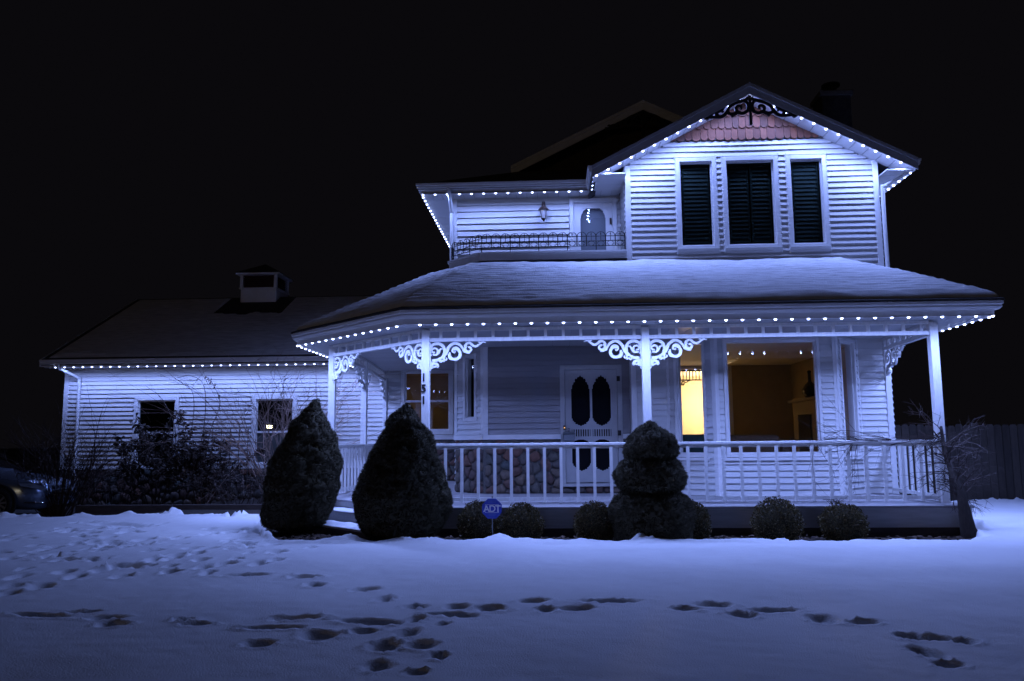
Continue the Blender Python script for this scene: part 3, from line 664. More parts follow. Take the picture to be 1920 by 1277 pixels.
def spiral(cx, cz, r0_, r1_, a0, a1, n=9):
    return [(cx + (r0_ + (r1_ - r0_) * i / n) * math.cos(R(a0 + (a1 - a0) * i / n)), cz + (r0_ + (r1_ - r0_) * i / n) * math.sin(R(a0 + (a1 - a0) * i / n))) for i in range(n + 1)]
def bracket(parent, fr, u, z, sg, m, sc=1., name='bracket'):
    """scrolled corner bracket: u,z is the corner under the beam, sg the direction away from the post"""
    K = .00108 * sc; mb = M(); lay = [0]
    def st(pts, w):
        d = .012 + lay[0] * .0011; lay[0] += 1
        ww = [q * K for q in w] if hasattr(w, '__len__') else [w * K, w * K]
        ribbon(mb, fr, [(u + sg * p * K, z - q * K) for p, q in pts], ww, -d, d)
    st([(18, 200), (2, 130), (30, 50), (100, 22), (170, 45), (205, 110), (190, 190), (130, 245), (30, 262)], (26, 36, 40, 40, 34, 44))
    st(spiral(62, 128, 58, 16, 70, -300, 12), (30, 26, 18, 26))
    st([(40, 176), (95, 178), (130, 140), (150, 100), (190, 96)], (22, 26, 24, 10))
    st([(120, 238), (190, 205), (235, 150), (262, 80), (330, 24), (400, 34), (450, 80), (480, 140)], (26, 34, 42, 38, 34, 24))
    st(spiral(352, 172, 74, 70, 200, -120, 14), (26, 38, 40, 34))
    st([(415, 120), (375, 84), (330, 92), (315, 130), (345, 150), (352, 130)], (34, 26, 20, 18))
    st([(262, 170), (280, 230), (345, 248)], (26, 30, 30))
    st(spiral(544, 100, 56, 18, 235, -120, 12), (36, 34, 30, 24))
    st([(480, 70), (515, 28), (560, 22), (605, 58), (650, 66), (700, 34), (735, 10), (785, 22)], (26, 32, 34, 32, 26, 24, 8))
    st([(470, 130), (520, 150), (560, 152)], (30, 30, 34))
    st([(712, 40), (690, 8), (672, 14)], (20, 16, 10))
    st([(135, 245), (150, 275), (180, 262), (205, 280)], (30, 30, 24, 14)); st(spiral(222, 235, 30, 10, 250, -60, 7), (26, 20, 16))
    st([(4, 405), (14, 350), (60, 300), (110, 318), (125, 350)], (24, 34, 36, 34, 8)); st(spiral(38, 340, 34, 10, 270, -60, 7), (24, 20, 14))
    st([(8, 270), (24, 300), (8, 345)], (22, 30, 24)); st([(60, 352), (90, 340), (118, 362)], (20, 24, 6)); st([(4, 10), (6, 120), (6, 260), (4, 380)], (14, 16, 16, 12))
    return mb.build(name, m, parent)
# ornament in the gable peaks
def peak(parent, xc, y, zp, sc=1.):
    fr = Fr((xc - 2, y), (xc + 2, y)); root = M().box(xc - .022, xc + .022, y - .022, y + .022, zp - .56 * sc, zp - .03).build('gable_ornament', BLACKP, parent)
    for sg in (-1, 1):
        mb = M(); lay = 0
        for pts, w in (
            ([(.045, .07), (.075, .10), (.16, .125), (.27, .165), (.355, .225), (.40, .31), (.46, .375), (.54, .405), (.64, .40), (.72, .40), (.81, .385)], (.02, .05, .06, .055, .055, .06, .06, .05, .05, .05, .012)),
            ([(.10, .115), (.05, .16), (.032, .23), (.06, .31), (.14, .345), (.22, .315), (.245, .255), (.20, .21), (.15, .23), (.165, .275)], (.05, .055, .055, .055, .055, .055, .055, .05, .045, .04)),
            ([(.20, .31), (.26, .345), (.32, .355), (.38, .33), (.41, .29)], (.05, .07, .055, .05, .04)), ([(.27, .34), (.31, .395), (.335, .40)], (.05, .03, .012)),
            ([(.06, .105), (.035, .075), (.06, .05)], (.045, .035, .012)),
            ([(.43, .235), (.48, .275), (.54, .30), (.585, .335), (.57, .37), (.54, .36)], (.02, .045, .05, .05, .045, .03)), ([(.50, .285), (.475, .31), (.45, .30)], (.04, .03, .012)),
            ([(.60, .315), (.66, .345), (.70, .385)], (.02, .05, .05)), ([(.68, .37), (.72, .34), (.76, .36)], (.04, .04, .012)), ([(.72, .40), (.75, .43), (.80, .42)], (.04, .04, .01)), ([(.03, .27), (.02, .27)], (.09, .09))):
            d = .011 + lay * .0012; lay += 1
            ribbon(mb, fr, [(2 + sg * p * sc, zp - q * sc) for p, q in pts], [q * sc for q in w], -d, d)
        mb.build('scroll', BLACKP, root)
peak(house, 3.49, 13.70, 7.315); peak(house, 1.97, 16.48, 8.27)

# ------------------------------------------------------------------ the porch
porch = thing('porch', 'white wraparound porch with scrolled brackets and a snowy hipped roof', 'porch', (1.8, 12.5, 0))
P0, P1, P2, P3, PM, P4 = (-1.90, 12.0), (-3.85, 13.95), (-3.85, 16.35), (-4.10, 19.5), (1.365, 12.0), (5.52, 12.0)
H = .058
def post(x, y, z0=.42, z1=3.0, rz=0., h=H):
    mb = M().box(-h, h, -h, h, z0, z1)
    mb.v = [(x + vx * math.cos(rz) - vy * math.sin(rz), y + vx * math.sin(rz) + vy * math.cos(rz), vz) for vx, vy, vz in mb.v]
    return bevel(mb.build('post', WOODW, porch), .006, 2)
pA = post(*P0); post(*P1); post(*P2); post(*PM); post(*P4); post(P3[0], P3[1] + .06, .4, 2.9, h=.05)
def digit(ch, z):
    cu_ = bpy.data.curves.new('digit', 'FONT'); cu_.body = ch; cu_.size = .165; cu_.extrude = .006; cu_.align_x = 'CENTER'; cu_.offset = .003
    t = bpy.data.objects.new('digit_source', cu_); COL.objects.link(t); dg = bpy.context.evaluated_depsgraph_get()
    me = bpy.data.meshes.new_from_object(t.evaluated_get(dg)); bpy.data.objects.remove(t); me.materials.clear(); me.materials.append(DIGIT)
    me.transform(Matrix.Rotation(R(90), 4, 'X')); return me
for ch, z in (('1', 2.235), ('5', 2.07), ('1', 1.895)):
    link('house_number', digit(ch, z), pA, (P0[0] - .022, P0[1] - H - .007, z))
# deck
DK = [(-4.12, 19.5), (-4.12, 13.84), (-1.78, 11.50), (5.66, 11.50), (5.66, 14.05)]
db = sweep(DK, [(-.04, .13), (-.01, .13), (-.01, .382), (-.04, .382)]).build('skirt_board', WOODG, porch)
sweep(DK, [(-.10, 0), (-.06, 0), (-.06, .128), (-.10, .128)]).build('skirt', DARKW, porch)
dk = M().prism([(x, y, .30) for x, y in offset_path(DK, -.06)] + [(-1.82, 14.0, .3)] + [(-1.82, 19.5, .3)], (0, 0, .08)).build('deck', DARKW, porch)
yb = 11.485; k = 0
while yb < 19.4:                                  # boards laid along the front
    e = yb + .135; poly = [(-9, yb), (9, yb), (9, e), (-9, e)]
    poly = clip(poly, 1, 0, 5.675); poly = clip(poly, -1, 0, 4.135); poly = clip(poly, -1, -1, -9.70)
    if yb > 14.5: poly = clip(poly, 1, 0, -1.2)
    if len(poly) > 2:
        M().prism([(x, y, .388) for x, y in poly], (0, 0, .034 + random.uniform(0, .002))).build('deck_board', DECK, dk)
    yb += .142
# steps on the slanted side, treads dusted with snow
SF = Fr((-4.39, 13.79), (-1.55, 10.95)); L0 = math.hypot(1.95, 1.95)   # runs along x+y = 9.4..., outward to front left
SF = Fr((-3.85, 13.61), (-1.90, 11.66))
st_ = M().fbox(SF, .45, 2.78, -.02, .42, 0, .27).build('step', DECK, porch); M().fbox(SF, .42, 2.81, -.02, .45, .272, .30).build('tread', DECK, st_)
st2 = M().fbox(SF, .85, 2.98, .421, .86, 0, .12).build('step', DARKW, porch); M().fbox(SF, .82, 3.0, .45, .90, .122, .15).build('tread', DECK, st2)
def snow_slab(name, label, fr, u0, u1, d0, d1, z, t, nx=40, ny=12, m=RSNOW, cat='snow'):
    V = []; Fc = []
    for j in range(ny + 1):
        for i in range(nx + 1):
            fu, fd = i / nx, j / ny; u = u0 + (u1 - u0) * fu; d = d0 + (d1 - d0) * fd
            e = min(fu, 1 - fu) * (u1 - u0), min(fd, 1 - fd) * abs(d1 - d0); q = min(e) / .07
            p = fr.p(u, d, 0); nz = .5 + .9 * fbm(p.x, p.y, 3.2, 3, z)
            h = t * (min(1, q) ** .5) * max(0, min(1.5, nz * 1.5)) if q > 0 else 0
            V.append((p.x, p.y, z + h - .003))
    for j in range(ny):
        for i in range(nx): a = j * (nx + 1) + i; Fc.append((a, a + 1, a + nx + 2, a + nx + 1))
    o = M().add(V, Fc).build(name, m, None, True, loc=(fr.p(u0, d0, z))); return tagp(o, label, cat, kind='stuff')
snow_slab('step_snow', 'thin trodden snow on the lowest porch step', SF, .86, 2.97, .46, .88, .150, .022)
snow_slab('step_snow', 'thin snow on the upper porch step', SF, .5, 2.7, .0, .40, .300, .012)
# railings
def railing(A, B, n, first=0., label=None, blocks=0):
    fr = Fr(A, B); Lr = fr.L; a, b = H + .002, Lr - H - .002
    r = M().fbox(fr, a, b, -.045, .045, 1.27, 1.31).build('railing', WOODW, porch, label=label); bevel(r, .006)
    M().fbox(fr, a, b, -.02, .02, 1.225, 1.268).build('rail', WOODW, r)
    M().fbox(fr, a, b, -.022, .022, .475, .525).build('rail', WOODW, r)
    me = M().box(-.021, .021, -.064, -.0225, .455, 1.245).mesh('baluster', WOODW)
    sp = (b - a) / (n + 1)
    for i in range(n):
        p = fr.p(a + sp * (i + 1), 0, 0); o = link('baluster', me, r, (p.x, p.y, 0), math.atan2(fr.u.y, fr.u.x))
        o.rotation_euler[2] += random.uniform(-.02, .02)
    for i in range(blocks):
        u = a + (b - a) * (i + .5) / blocks; M().fbox(fr, u - .04, u + .04, -.03, .03, .422, .474).build('block', WOODW, r)
    return r
railing(P0, PM, 12, label='front railing before the door'); railing(PM, P4, 15, label='long front railing before the bay window')
railing(P4, (5.63, 14.06), 7, label='short right side railing'); railing((P1[0], P1[1]), P2, 8, label='left side railing by the steps', blocks=3); railing(P2, (P3[0] + .02, P3[1]), 11, label='rear left side railing')
# frieze under the eave
def frieze(A, B, n):
    fr = Fr(A, B); a, b = H + .002, fr.L - H - .002
    f = M().fbox(fr, a, b, -.045, .045, 2.985, 3.028).build('frieze', WOODW, porch); M().fbox(fr, a, b, -.04, .04, 2.825, 2.88).build('beam', WOODW, f)
    me = M().box(-.022, .022, -.022, .022, 2.881, 2.984).mesh('spindle', WOODW); sp = (b - a) / n
    for i in range(n):
        p = fr.p(a + sp * (i + .62), 0, 0); link('spindle', me, f, (p.x, p.y, 0), math.atan2(fr.u.y, fr.u.x))
    return fr, f
F01, _ = frieze(P0, PM, 12); F12, _ = frieze(PM, P4, 16); FD, _ = frieze(P1, P0, 10); FS, _ = frieze(P2, P1, 9); FS2, _ = frieze((P3[0], P3[1]), P2, 12); FRt, _ = frieze(P4, (5.66, 14.06), 8)
for fr, u, sg, sc in ((F01, H, 1, 1), (F01, F01.L - H, -1, 1), (F12, H, 1, 1), (FD, FD.L - H, -1, 1), (FD, H, 1, 1), (FS, H, 1, 1), (FS, FS.L - H, -1, 1), (FS2, FS2.L - H, -1, 1), (FS2, H, 1, 1), (FRt, FRt.L - .06, -1, 1)):
    bracket(porch, fr, u, 2.822, sg, WOODW, sc)
# eave: gutter, fascia, soffit
EV = [(-4.5, 19.05), (-4.5, 13.68), (-2.17, 11.35), (6.20, 11.35), (6.20, 15.2)]
EI = offset_path(EV, -.08)
sweep(EI, [(o, 3.095 + q) for o, q in GUT]).build('gutter', TRIM, porch)
sweep(EI, [(-.03, 3.018), (-.002, 3.018), (-.002, 3.205), (-.03, 3.205)]).build('fascia', TRIM, porch)
T1, T2 = (-1.26, 14.0), (-1.9, 14.7); E1, E2 = (-2.17, 11.35), (-4.5, 13.68)
def half(a, b):                                   # line through a,b -> (A,B,C), keep right side of a->b
    A_, B_ = -(b[1] - a[1]), (b[0] - a[0]); return A_, B_, A_ * a[0] + B_ * a[1]
so = M().prism([(x, y, 3.045) for x, y in offset_path(EV, -.12)] + [(5.75, 15.2, 3.045), (5.75, 14.12, 3.045), (1.4, 14.12, 3.045), (1.4, 14.52, 3.045), (-1.24, 14.52, 3.045), (-1.84, 15.1, 3.045), (-1.84, 19.05, 3.045)], (0, 0, .01)).build('soffit', BACK, porch)
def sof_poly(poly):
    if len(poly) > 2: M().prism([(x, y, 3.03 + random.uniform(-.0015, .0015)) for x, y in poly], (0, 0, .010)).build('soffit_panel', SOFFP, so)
x = -2.4
while x < 6.08:
    e = min(x + .293, 6.08); poly = [(x, 11.46), (e, 11.46), (e, 14.48), (x, 14.48)]
    poly = clip(poly, *half(E1, T1)) if x < -1.1 else poly
    if x > 1.3: poly = clip(poly, 0, 1, 14.085)
    sof_poly(poly); x += .3
dv = Vector((.7071, -.7071)); nv = Vector((.7071, .7071)); s0 = Vector((-4.5 + .08, 13.68 + .08)); k = -.6
while k < 3.9:
    q = [s0 + dv * k, s0 + dv * (k + .293), s0 + dv * (k + .293) + nv * 3.2, s0 + dv * k + nv * 3.2]; poly = [(a.x, a.y) for a in q]
    A_, B_, C_ = half(E1, T1); poly = clip(poly, -A_, -B_, -C_); poly = clip(poly, *half(E2, T2)); sof_poly(poly); k += .3
y_ = 13.0
while y_ < 18.9:
    poly = [(-4.40, y_), (-1.84, y_), (-1.84, y_ + .293), (-4.40, y_ + .293)]
    A_, B_, C_ = half(E2, T2); poly = clip(poly, -A_, -B_, -C_); sof_poly(poly); y_ += .3
# roof: eave line lofted up to the house, courses stepped, snow on top
ER = [(6.22, 15.2), (6.22, 11.33), (-2.18, 11.33), (-4.52, 13.67), (-4.52, 19.1)]; TR = [(5.76, 15.2), (4.70, 14.08), (-1.28, 14.0), (-1.93, 14.68), (-1.93, 19.1)]
def resample(seg):
    e, t = [], []
    for i in range(4):
        n = seg[i]
        for j in range(n):
            f = j / n; e.append([ER[i][k] * (1 - f) + ER[i + 1][k] * f for k in (0, 1)]); t.append([TR[i][k] * (1 - f) + TR[i + 1][k] * f for k in (0, 1)])
    e.append(list(ER[4])); t.append(list(TR[4])); return np.array(e), np.array(t)
ZE, ZT = 3.225, 4.46
e, t = resample((6, 14, 6, 8)); NC = 22; mb = M()
for c in range(NC):
    v0, v1 = c / NC, (c + 1) / NC; b = len(mb.v)
    for (p, q) in zip(e, t):
        for v, dz in ((v0, -.01), (v0, .014), (v1, .004)):
            xy = p * (1 - v) + q * v; mb.v.append((xy[0], xy[1], ZE + (ZT - ZE) * v + dz))
    for i in range(len(e) - 1):
        a, a2 = b + 3 * i, b + 3 * i + 3; mb.f += [(a2, a, a + 1, a2 + 1), (a2 + 1, a + 1, a + 2, a2 + 2)]
mb.build('roof', ROOF, porch, label='low hipped shingle roof under snow')
e, t = resample((60, 260, 90, 110)); nv_ = 96; vs = np.r_[.028, np.linspace(.030, .917, nv_), .92]
arc = np.r_[0, np.cumsum(np.linalg.norm(np.diff(e, axis=0), axis=1))]
V = []
for j, v in enumerate(vs):
    topn = np.array([.045 * noise.noise((a * .9, 3.1, 0)) + .02 * noise.noise((a * 3.3, 8.1, 0)) for a in arc]) if j == 0 else topn
    vv = np.clip(v * (1 + topn * np.clip((v - .5) * 2, 0, 1)) , 0, .985)
    vv = vv + (.010 * np.array([noise.noise((a * 2.7, 1.7, 0)) for a in arc]) if v < .05 else 0)
    xy = e * (1 - vv)[:, None] + t * vv[:, None]
    k = np.clip((v - .028) / .05, 0, 1) ** .45 * np.clip((.92 - v) / .05, 0, 1) ** .6
    n1 = vnoise2(xy[:, 0], xy[:, 1], 1.1, 41); n2 = vnoise2(arc, np.full_like(arc, v * 90), 2.2, 42); n3 = vnoise2(xy[:, 0] * 1.0, xy[:, 1] * 2.2, 6., 43)
    course = (v * 21) % 1.0; left = np.clip((1.5 - xy[:, 0]) / 3.5, .25, 1)
    rip = (np.abs(course - .5) * 2 - .5) * .036 * left * (1 + 1.6 * n2)
    h = k * (.078 + .035 * n1 + rip + .016 * n3)
    V.append(np.stack([xy[:, 0], xy[:, 1], ZE + (ZT - ZE) * vv + .012 + np.maximum(h, 0)], -1))
V = np.array(V); o = bpy.data.objects.new('porch_roof_snow', npmesh('porch_roof_snow', V.reshape(-1, 3), grid_faces(len(vs), len(e))[:, ::-1], RSNOW, True)); COL.objects.link(o)
tagp(o, 'rippled blanket of snow lying on the porch roof', 'snow', kind='stuff')

# ------------------------------------------------------------------ wrought iron balcony rail
iron = thing('balcony_railing', 'low black wrought iron railing with hooped tops along the balcony', 'railing', (-.2, 14.1, 4.66))
IP = [(-1.86, 15.0), (-1.86, 14.72), (-1.24, 14.09), (1.30, 14.09)]
def hoop_mesh(w):
    mb = M(); r = w / 2 - .004; pts = [(-r, 0, .10)] + [(-r * math.cos(R(a)), 0, .275 + r * math.sin(R(a))) for a in range(0, 181, 18)] + [(r, 0, .10)]
    mb.tube(pts, .0062, 5); mb.tube([(0, 0, .19), (0, 0, .33)], .006, 5); mb.lathe((0, 0, .30), [(.003, 0), (.011, .015), (.003, .05)], 6)
    for sg in (-1, 1):
        mb.tube([(p, 0, q) for p, q in [(sg * (.004), .19), (sg * .03, .185), (sg * .055, .165), (sg * .06, .14), (sg * .045, .125), (sg * .03, .135)]], .0055, 4)
        mb.tube([(p, 0, q) for p, q in [(sg * .004, .10), (sg * .03, .115), (sg * .05, .105)]], .0055, 4)
    return mb.mesh('hoop', IRON)
for A, B in zip(IP, IP[1:]):
    fr = Fr(A, B); n = max(1, round(fr.L / .172)); w_ = fr.L / n; me = hoop_mesh(w_); rz = math.atan2(fr.u.y, fr.u.x)
    for i in range(n):
        p = fr.p((i + .5) * w_, 0, 4.66); link('hoop', me, iron, p, rz)
    for z in (.10, .19, .275):
        M().tube([fr.p(0, .0075, 4.66 + z), fr.p(fr.L, .0075, 4.66 + z)], .008, 5).build('rail', IRON, iron)
    for i in range(0, n + 1, 3):
        M().tube([fr.p(min(i * w_, fr.L), -.006, 4.655), fr.p(min(i * w_, fr.L), -.006, 4.98)], .009, 6).build('post', IRON, iron)

# ------------------------------------------------------------------ the garage wing
gar = thing('garage', 'single storey clapboard wing with snow dusted roof left of the porch', 'garage', (-8, 21, 0))
AF = Fr((-12.15, 19.6), (-1.85, 19.6)); ax = lambda x: x + 12.15
G1, G2, G3 = (-10.27, -9.32, .86, 2.42), (-7.30, -6.37, .86, 2.42), (-3.62, -2.52, 1.62, 3.04)
cuts = [(ax(a) - .1, ax(b) + .1, c - .1, d + .1) for a, b, c, d in (G1, G2, G3)]
wall(gar, AF, .78, 3.22, cuts + [(8.06, 10.31, .7, 1.456)], ends=(.1, 0), expo=.107, lab='lit clapboard front wall of the wing')
window(gar, AF, ax(G1[0]), ax(G1[1]), G1[2], G1[3], cw=.095, rail=1.62, pane=GLASSD, rd=.6, lab='dark sash window behind the leafy shrub')
w2 = window(gar, AF, ax(G2[0]), ax(G2[1]), G2[2], G2[3], cw=.095, rail=1.62, pane=GLASSD, rd=.6, lab='dark sash window reflecting a street lantern')
M().fbox(AF, ax(G2[0]) + .04, ax(G2[1]) - .04, -.038, -.034, .9, 1.59).build('screen', LOUV, w2)
w3 = window(gar, AF, ax(G3[0]), ax(G3[1]), G3[2], G3[3], cw=.095, rail=2.33, room=BROWN, rd=2.2, roomwide=.5, lab='dimly lit sash window behind the porch')
gb = M().fbox(AF, 0, 10.3, -.2, -.002, -.2, .74).build('stone_base', MORTAR, gar, label='field stone plinth behind the shrubs'); stones(gb, AF, .02, 8.1, -.15, .74, .23)
gb2 = M().fbox(AF, 8.06, 10.3, -.2, -.002, .742, 1.40).build('stone_base', MORTAR, gar, label='field stone facing under the window behind the porch'); stones(gb2, AF, 8.08, 10.28, .42, 1.365, .18)
M().fbox(AF, 8.06, 10.3, -.14, .045, 1.401, 1.455).build('water_table', TRIM, gar)
M().fbox(AF, -.02, 8.05, -.15, .05, .742, .778).build('water_table', TRIM, gar)
bevel(M().fbox(AF, -.02, .10, -.06, .026, .78, 3.2).build('corner_board', TRIM, gar), .004)
wall(gar, Fr((-12.15, 27.4), (-12.15, 19.62)), -.2, 3.2, sid=False, m=VINYL); M().prism([(-12.15, 19.7, 3.21), (-12.15, 27.3, 3.21), (-12.15, 23.5, 5.45)], (.1, 0, 0)).build('gable_wall', VINYL, gar)
zr = lambda y: 3.41 + .518 * (min(y, 47 - y) - 19.1)
mb = M()
for ya, yb in ((19.1, 23.5), (23.5, 27.9)):
    mb.prism([(-12.5, ya, zr(ya)), (-12.5, yb, zr(yb)), (-12.5, yb, zr(yb) - .14), (-12.5, ya, zr(ya) - .14)], (10.7, 0, 0))
gr = mb.build('roof', ROOF, gar, label='shallow shingle roof under thin snow')
for ya, yb in ((19.1, 23.5), (23.5, 27.9)):
    M().prism([(-12.53, ya, zr(ya) + .01), (-12.53, yb, zr(yb) + .01), (-12.53, yb, zr(yb) - .17), (-12.53, ya, zr(ya) - .17)], (.028, 0, 0)).build('rake_board', TRIM, gr)
GE = [(-12.5, 19.12), (-4.6, 19.12)]
sweep(GE, [(o, 3.292 + q) for o, q in GUT]).build('gutter', TRIM, gar); sweep(GE, [(-.03, 3.24), (0, 3.24), (0, 3.40), (-.03, 3.40)]).build('fascia', TRIM, gar)
flat_panels(gar, -12.45, -4.6, 19.16, 19.6, 3.228, w_=.4)
spout(gar, [(-12.05, 19.08, 3.30), (-12.05, 19.12, 3.22), (-11.80, 19.50, 3.0), (-11.77, 19.55, 2.9), (-11.77, 19.55, 2.0), (-11.77, 19.55, .2)], .04)
V = []; nx, ny = 210, 90
for j in range(ny + 1):
    for i in range(nx + 1):
        x = -12.38 + 10.4 * i / nx; y = 19.22 + 4.22 * j / ny
        k = min(1, j / 3, (ny - j) / 2, i / 3, (nx - i) / 3); h = .030 + .03 * fbm(x, y, .8, 3) + .008 * math.sin(j * 2.2) * (1 + fbm(x, y, 3, 2))
        if -9.6 < x < -7.6 and y > 22.1 + .4 * noise.noise((x * 2, y, 0)): h = -.02
        V.append((x, y, zr(y) + max(-.02, h * k)))
o = bpy.data.objects.new('garage_roof_snow', npmesh('garage_roof_snow', V, grid_faces(ny + 1, nx + 1), THIN, True)); COL.objects.link(o)
tagp(o, 'thin grey dusting of snow on the dark garage roof', 'snow', kind='stuff')
# cupola
cup = thing('cupola', 'small square roof cupola with louvred sides and a pointed cap', 'cupola', (-8.6, 23.6, 5.4))
cx0, cx1, cy0, cy1 = -9.18, -8.08, 23.05, 24.15
bevel(M().box(cx0 + .02, cx1 - .02, cy0 + .02, cy1 - .02, 5.0, 5.86).build('base', TRIM, cup), .01)
M().box(cx0 - .02, cx1 + .02, cy0 - .02, cy1 + .02, 5.861, 5.90).build('trim', TRIM, cup)
for x in (cx0, cx1 - .09):
    for y in (cy0, cy1 - .09): M().box(x, x + .09, y, y + .09, 5.901, 6.28).build('post', TRIM, cup)
for k in range(6):
    z = 5.92 + k * .06
    M().prism([(cx0 + .09, cy0 + .03, z), (cx0 + .09, cy0 + .04, z + .012), (cx0 + .09, cy0 + .09, z + .06), (cx0 + .09, cy0 + .08, z + .05)], (cx1 - cx0 - .18, 0, 0)).build('louver', LOUVC, cup)
    M().prism([(cx1 - .03, cy0 + .09, z), (cx1 - .04, cy0 + .09, z + .012), (cx1 - .09, cy0 + .09, z + .06), (cx1 - .08, cy0 + .09, z + .05)], (0, cy1 - cy0 - .18, 0)).build('louver', LOUVC, cup)
M().box(cx0 + .1, cx1 - .1, cy0 + .1, cy1 - .1, 5.9, 6.27).build('core', DARK, cup)
M().box(cx0 - .1, cx1 + .1, cy0 - .1, cy1 + .1, 6.281, 6.33).build('eave', TRIM, cup)
c_ = ((cx0 + cx1) / 2, (cy0 + cy1) / 2); q = [(cx0 - .13, cy0 - .13, 6.331), (cx1 + .13, cy0 - .13, 6.331), (cx1 + .13, cy1 + .13, 6.331), (cx0 - .13, cy1 + .13, 6.331), (*c_, 6.72)]
M().add(q, [(0, 3, 2, 1), (0, 1, 4), (1, 2, 4), (2, 3, 4), (3, 0, 4)]).build('roof', ROOF, cup)

# ------------------------------------------------------------------ LED eave lights
def lamp(kind, name, parent, loc, watts, col, r):
    d = bpy.data.lights.get(name) if kind == 'SPOT' else None
    if d is None:
        d = bpy.data.lights.new(name, kind); d.energy = watts; d.color = col; d.shadow_soft_size = r
        if kind == 'SPOT': d.spot_size = R(180); d.spot_blend = 1.0
    o = bpy.data.objects.new(name.split(':')[0], d); COL.objects.link(o); o.parent = parent; o.location = Vector(loc) - BASE[parent]; return o
def bulb_mesh(r, k):
    return M().lathe((0, 0, 0), [(r, .004), (r, -.002), (r * .9, -r * .36), (r * .62, -r * .60), (r * .25, -r * .72)], 10).mesh('bulb', BULB, smooth=True)
BM = {k: bulb_mesh(r, k) for k, r in dict(porch=.020, gable=.024, upper=.019, garage=.021).items()}
def lights(A, B, label, k='porch', s=.2286, skip0=0., n=None):
    A, B = Vector(A), Vector(B); d = B - A; L_ = d.length; d.normalize(); n = n or int((L_ - skip0) / s) + 1
    t = thing('string_lights', label, 'string lights', A, 'white LED lights along the eaves')
    side = d.cross(Vector((0, 0, 1))); side.normalize(); upv = side.cross(d); mb = M()
    V = [A + side * a + upv * b for b in (.004, .016) for a in (-.014, .014)] + [B + side * a + upv * b for b in (.004, .016) for a in (-.014, .014)]
    mb.add(V, [(0, 1, 3, 2), (4, 6, 7, 5), (0, 4, 5, 1), (2, 3, 7, 6), (0, 2, 6, 4), (1, 5, 7, 3)]).build('track', TRIM, t)
    for i in range(n):
        p = A + d * (skip0 + s * i); link('bulb', BM[k], t, p); lamp('SPOT', 'led_light:' + k, t, p - Vector((0, 0, .034)), LED_W[k], LED, .014)
    return t
lights((6.10, 11.44, 3.005), (-2.12, 11.44, 3.005), 'row of white LED bulbs along the front porch eave')
lights((-2.15, 11.46, 3.005), (-4.38, 13.69, 3.005), 'row of white LED bulbs along the slanted porch eave by the steps', skip0=.16)
lights((-4.41, 13.72, 3.005), (-4.41, 18.9, 3.005), 'row of white LED bulbs along the left porch eave running back to the wing', 'porch')
lights((6.11, 11.46, 3.005), (6.11, 14.9, 3.005), 'row of white LED bulbs along the right porch eave running back', skip0=.1)
lights((-12.12, 19.10, 3.222), (-4.7, 19.10, 3.222), 'row of white LED bulbs along the low garage eave', 'garage')
lights((-2.40, 14.70, 5.955), (.68, 14.70, 5.955), 'row of white LED bulbs along the eave above the iron balcony', 'upper')
lights((-2.42, 14.72, 5.955), (-2.42, 18.9, 5.955), 'row of white LED bulbs along the left upper eave running back', 'upper', skip0=.14)
lights((.755, 13.72, 5.935), (.755, 14.66, 5.935), 'four white LED bulbs on the short return beside the balcony', 'upper', skip0=.12)
zk = lambda x: 7.50 - .195 - .516 * abs(x - 3.49)
lights((.80, 13.70, zk(.80)), (2.74, 13.70, zk(2.74)), 'row of white LED bulbs up the left gable slope', 'gable')
lights((4.36, 13.70, zk(4.36)), (6.18, 13.70, zk(6.18)), 'row of white LED bulbs down the right gable slope', 'gable')
lights((2.93, 13.76, zk(2.93) + .012), (3.47, 13.76, zk(3.47) + .012), 'three white LED bulbs behind the left half of the peak fretwork', 'gable')
lights((3.51, 13.76, zk(3.51) + .012), (4.20, 13.76, zk(4.20) + .012), 'four white LED bulbs behind the right half of the peak fretwork', 'gable')
lights((6.20, 13.76, 5.88), (6.20, 18.0, 5.88), 'row of white LED bulbs along the right upper eave running back', 'gable', skip0=.1)

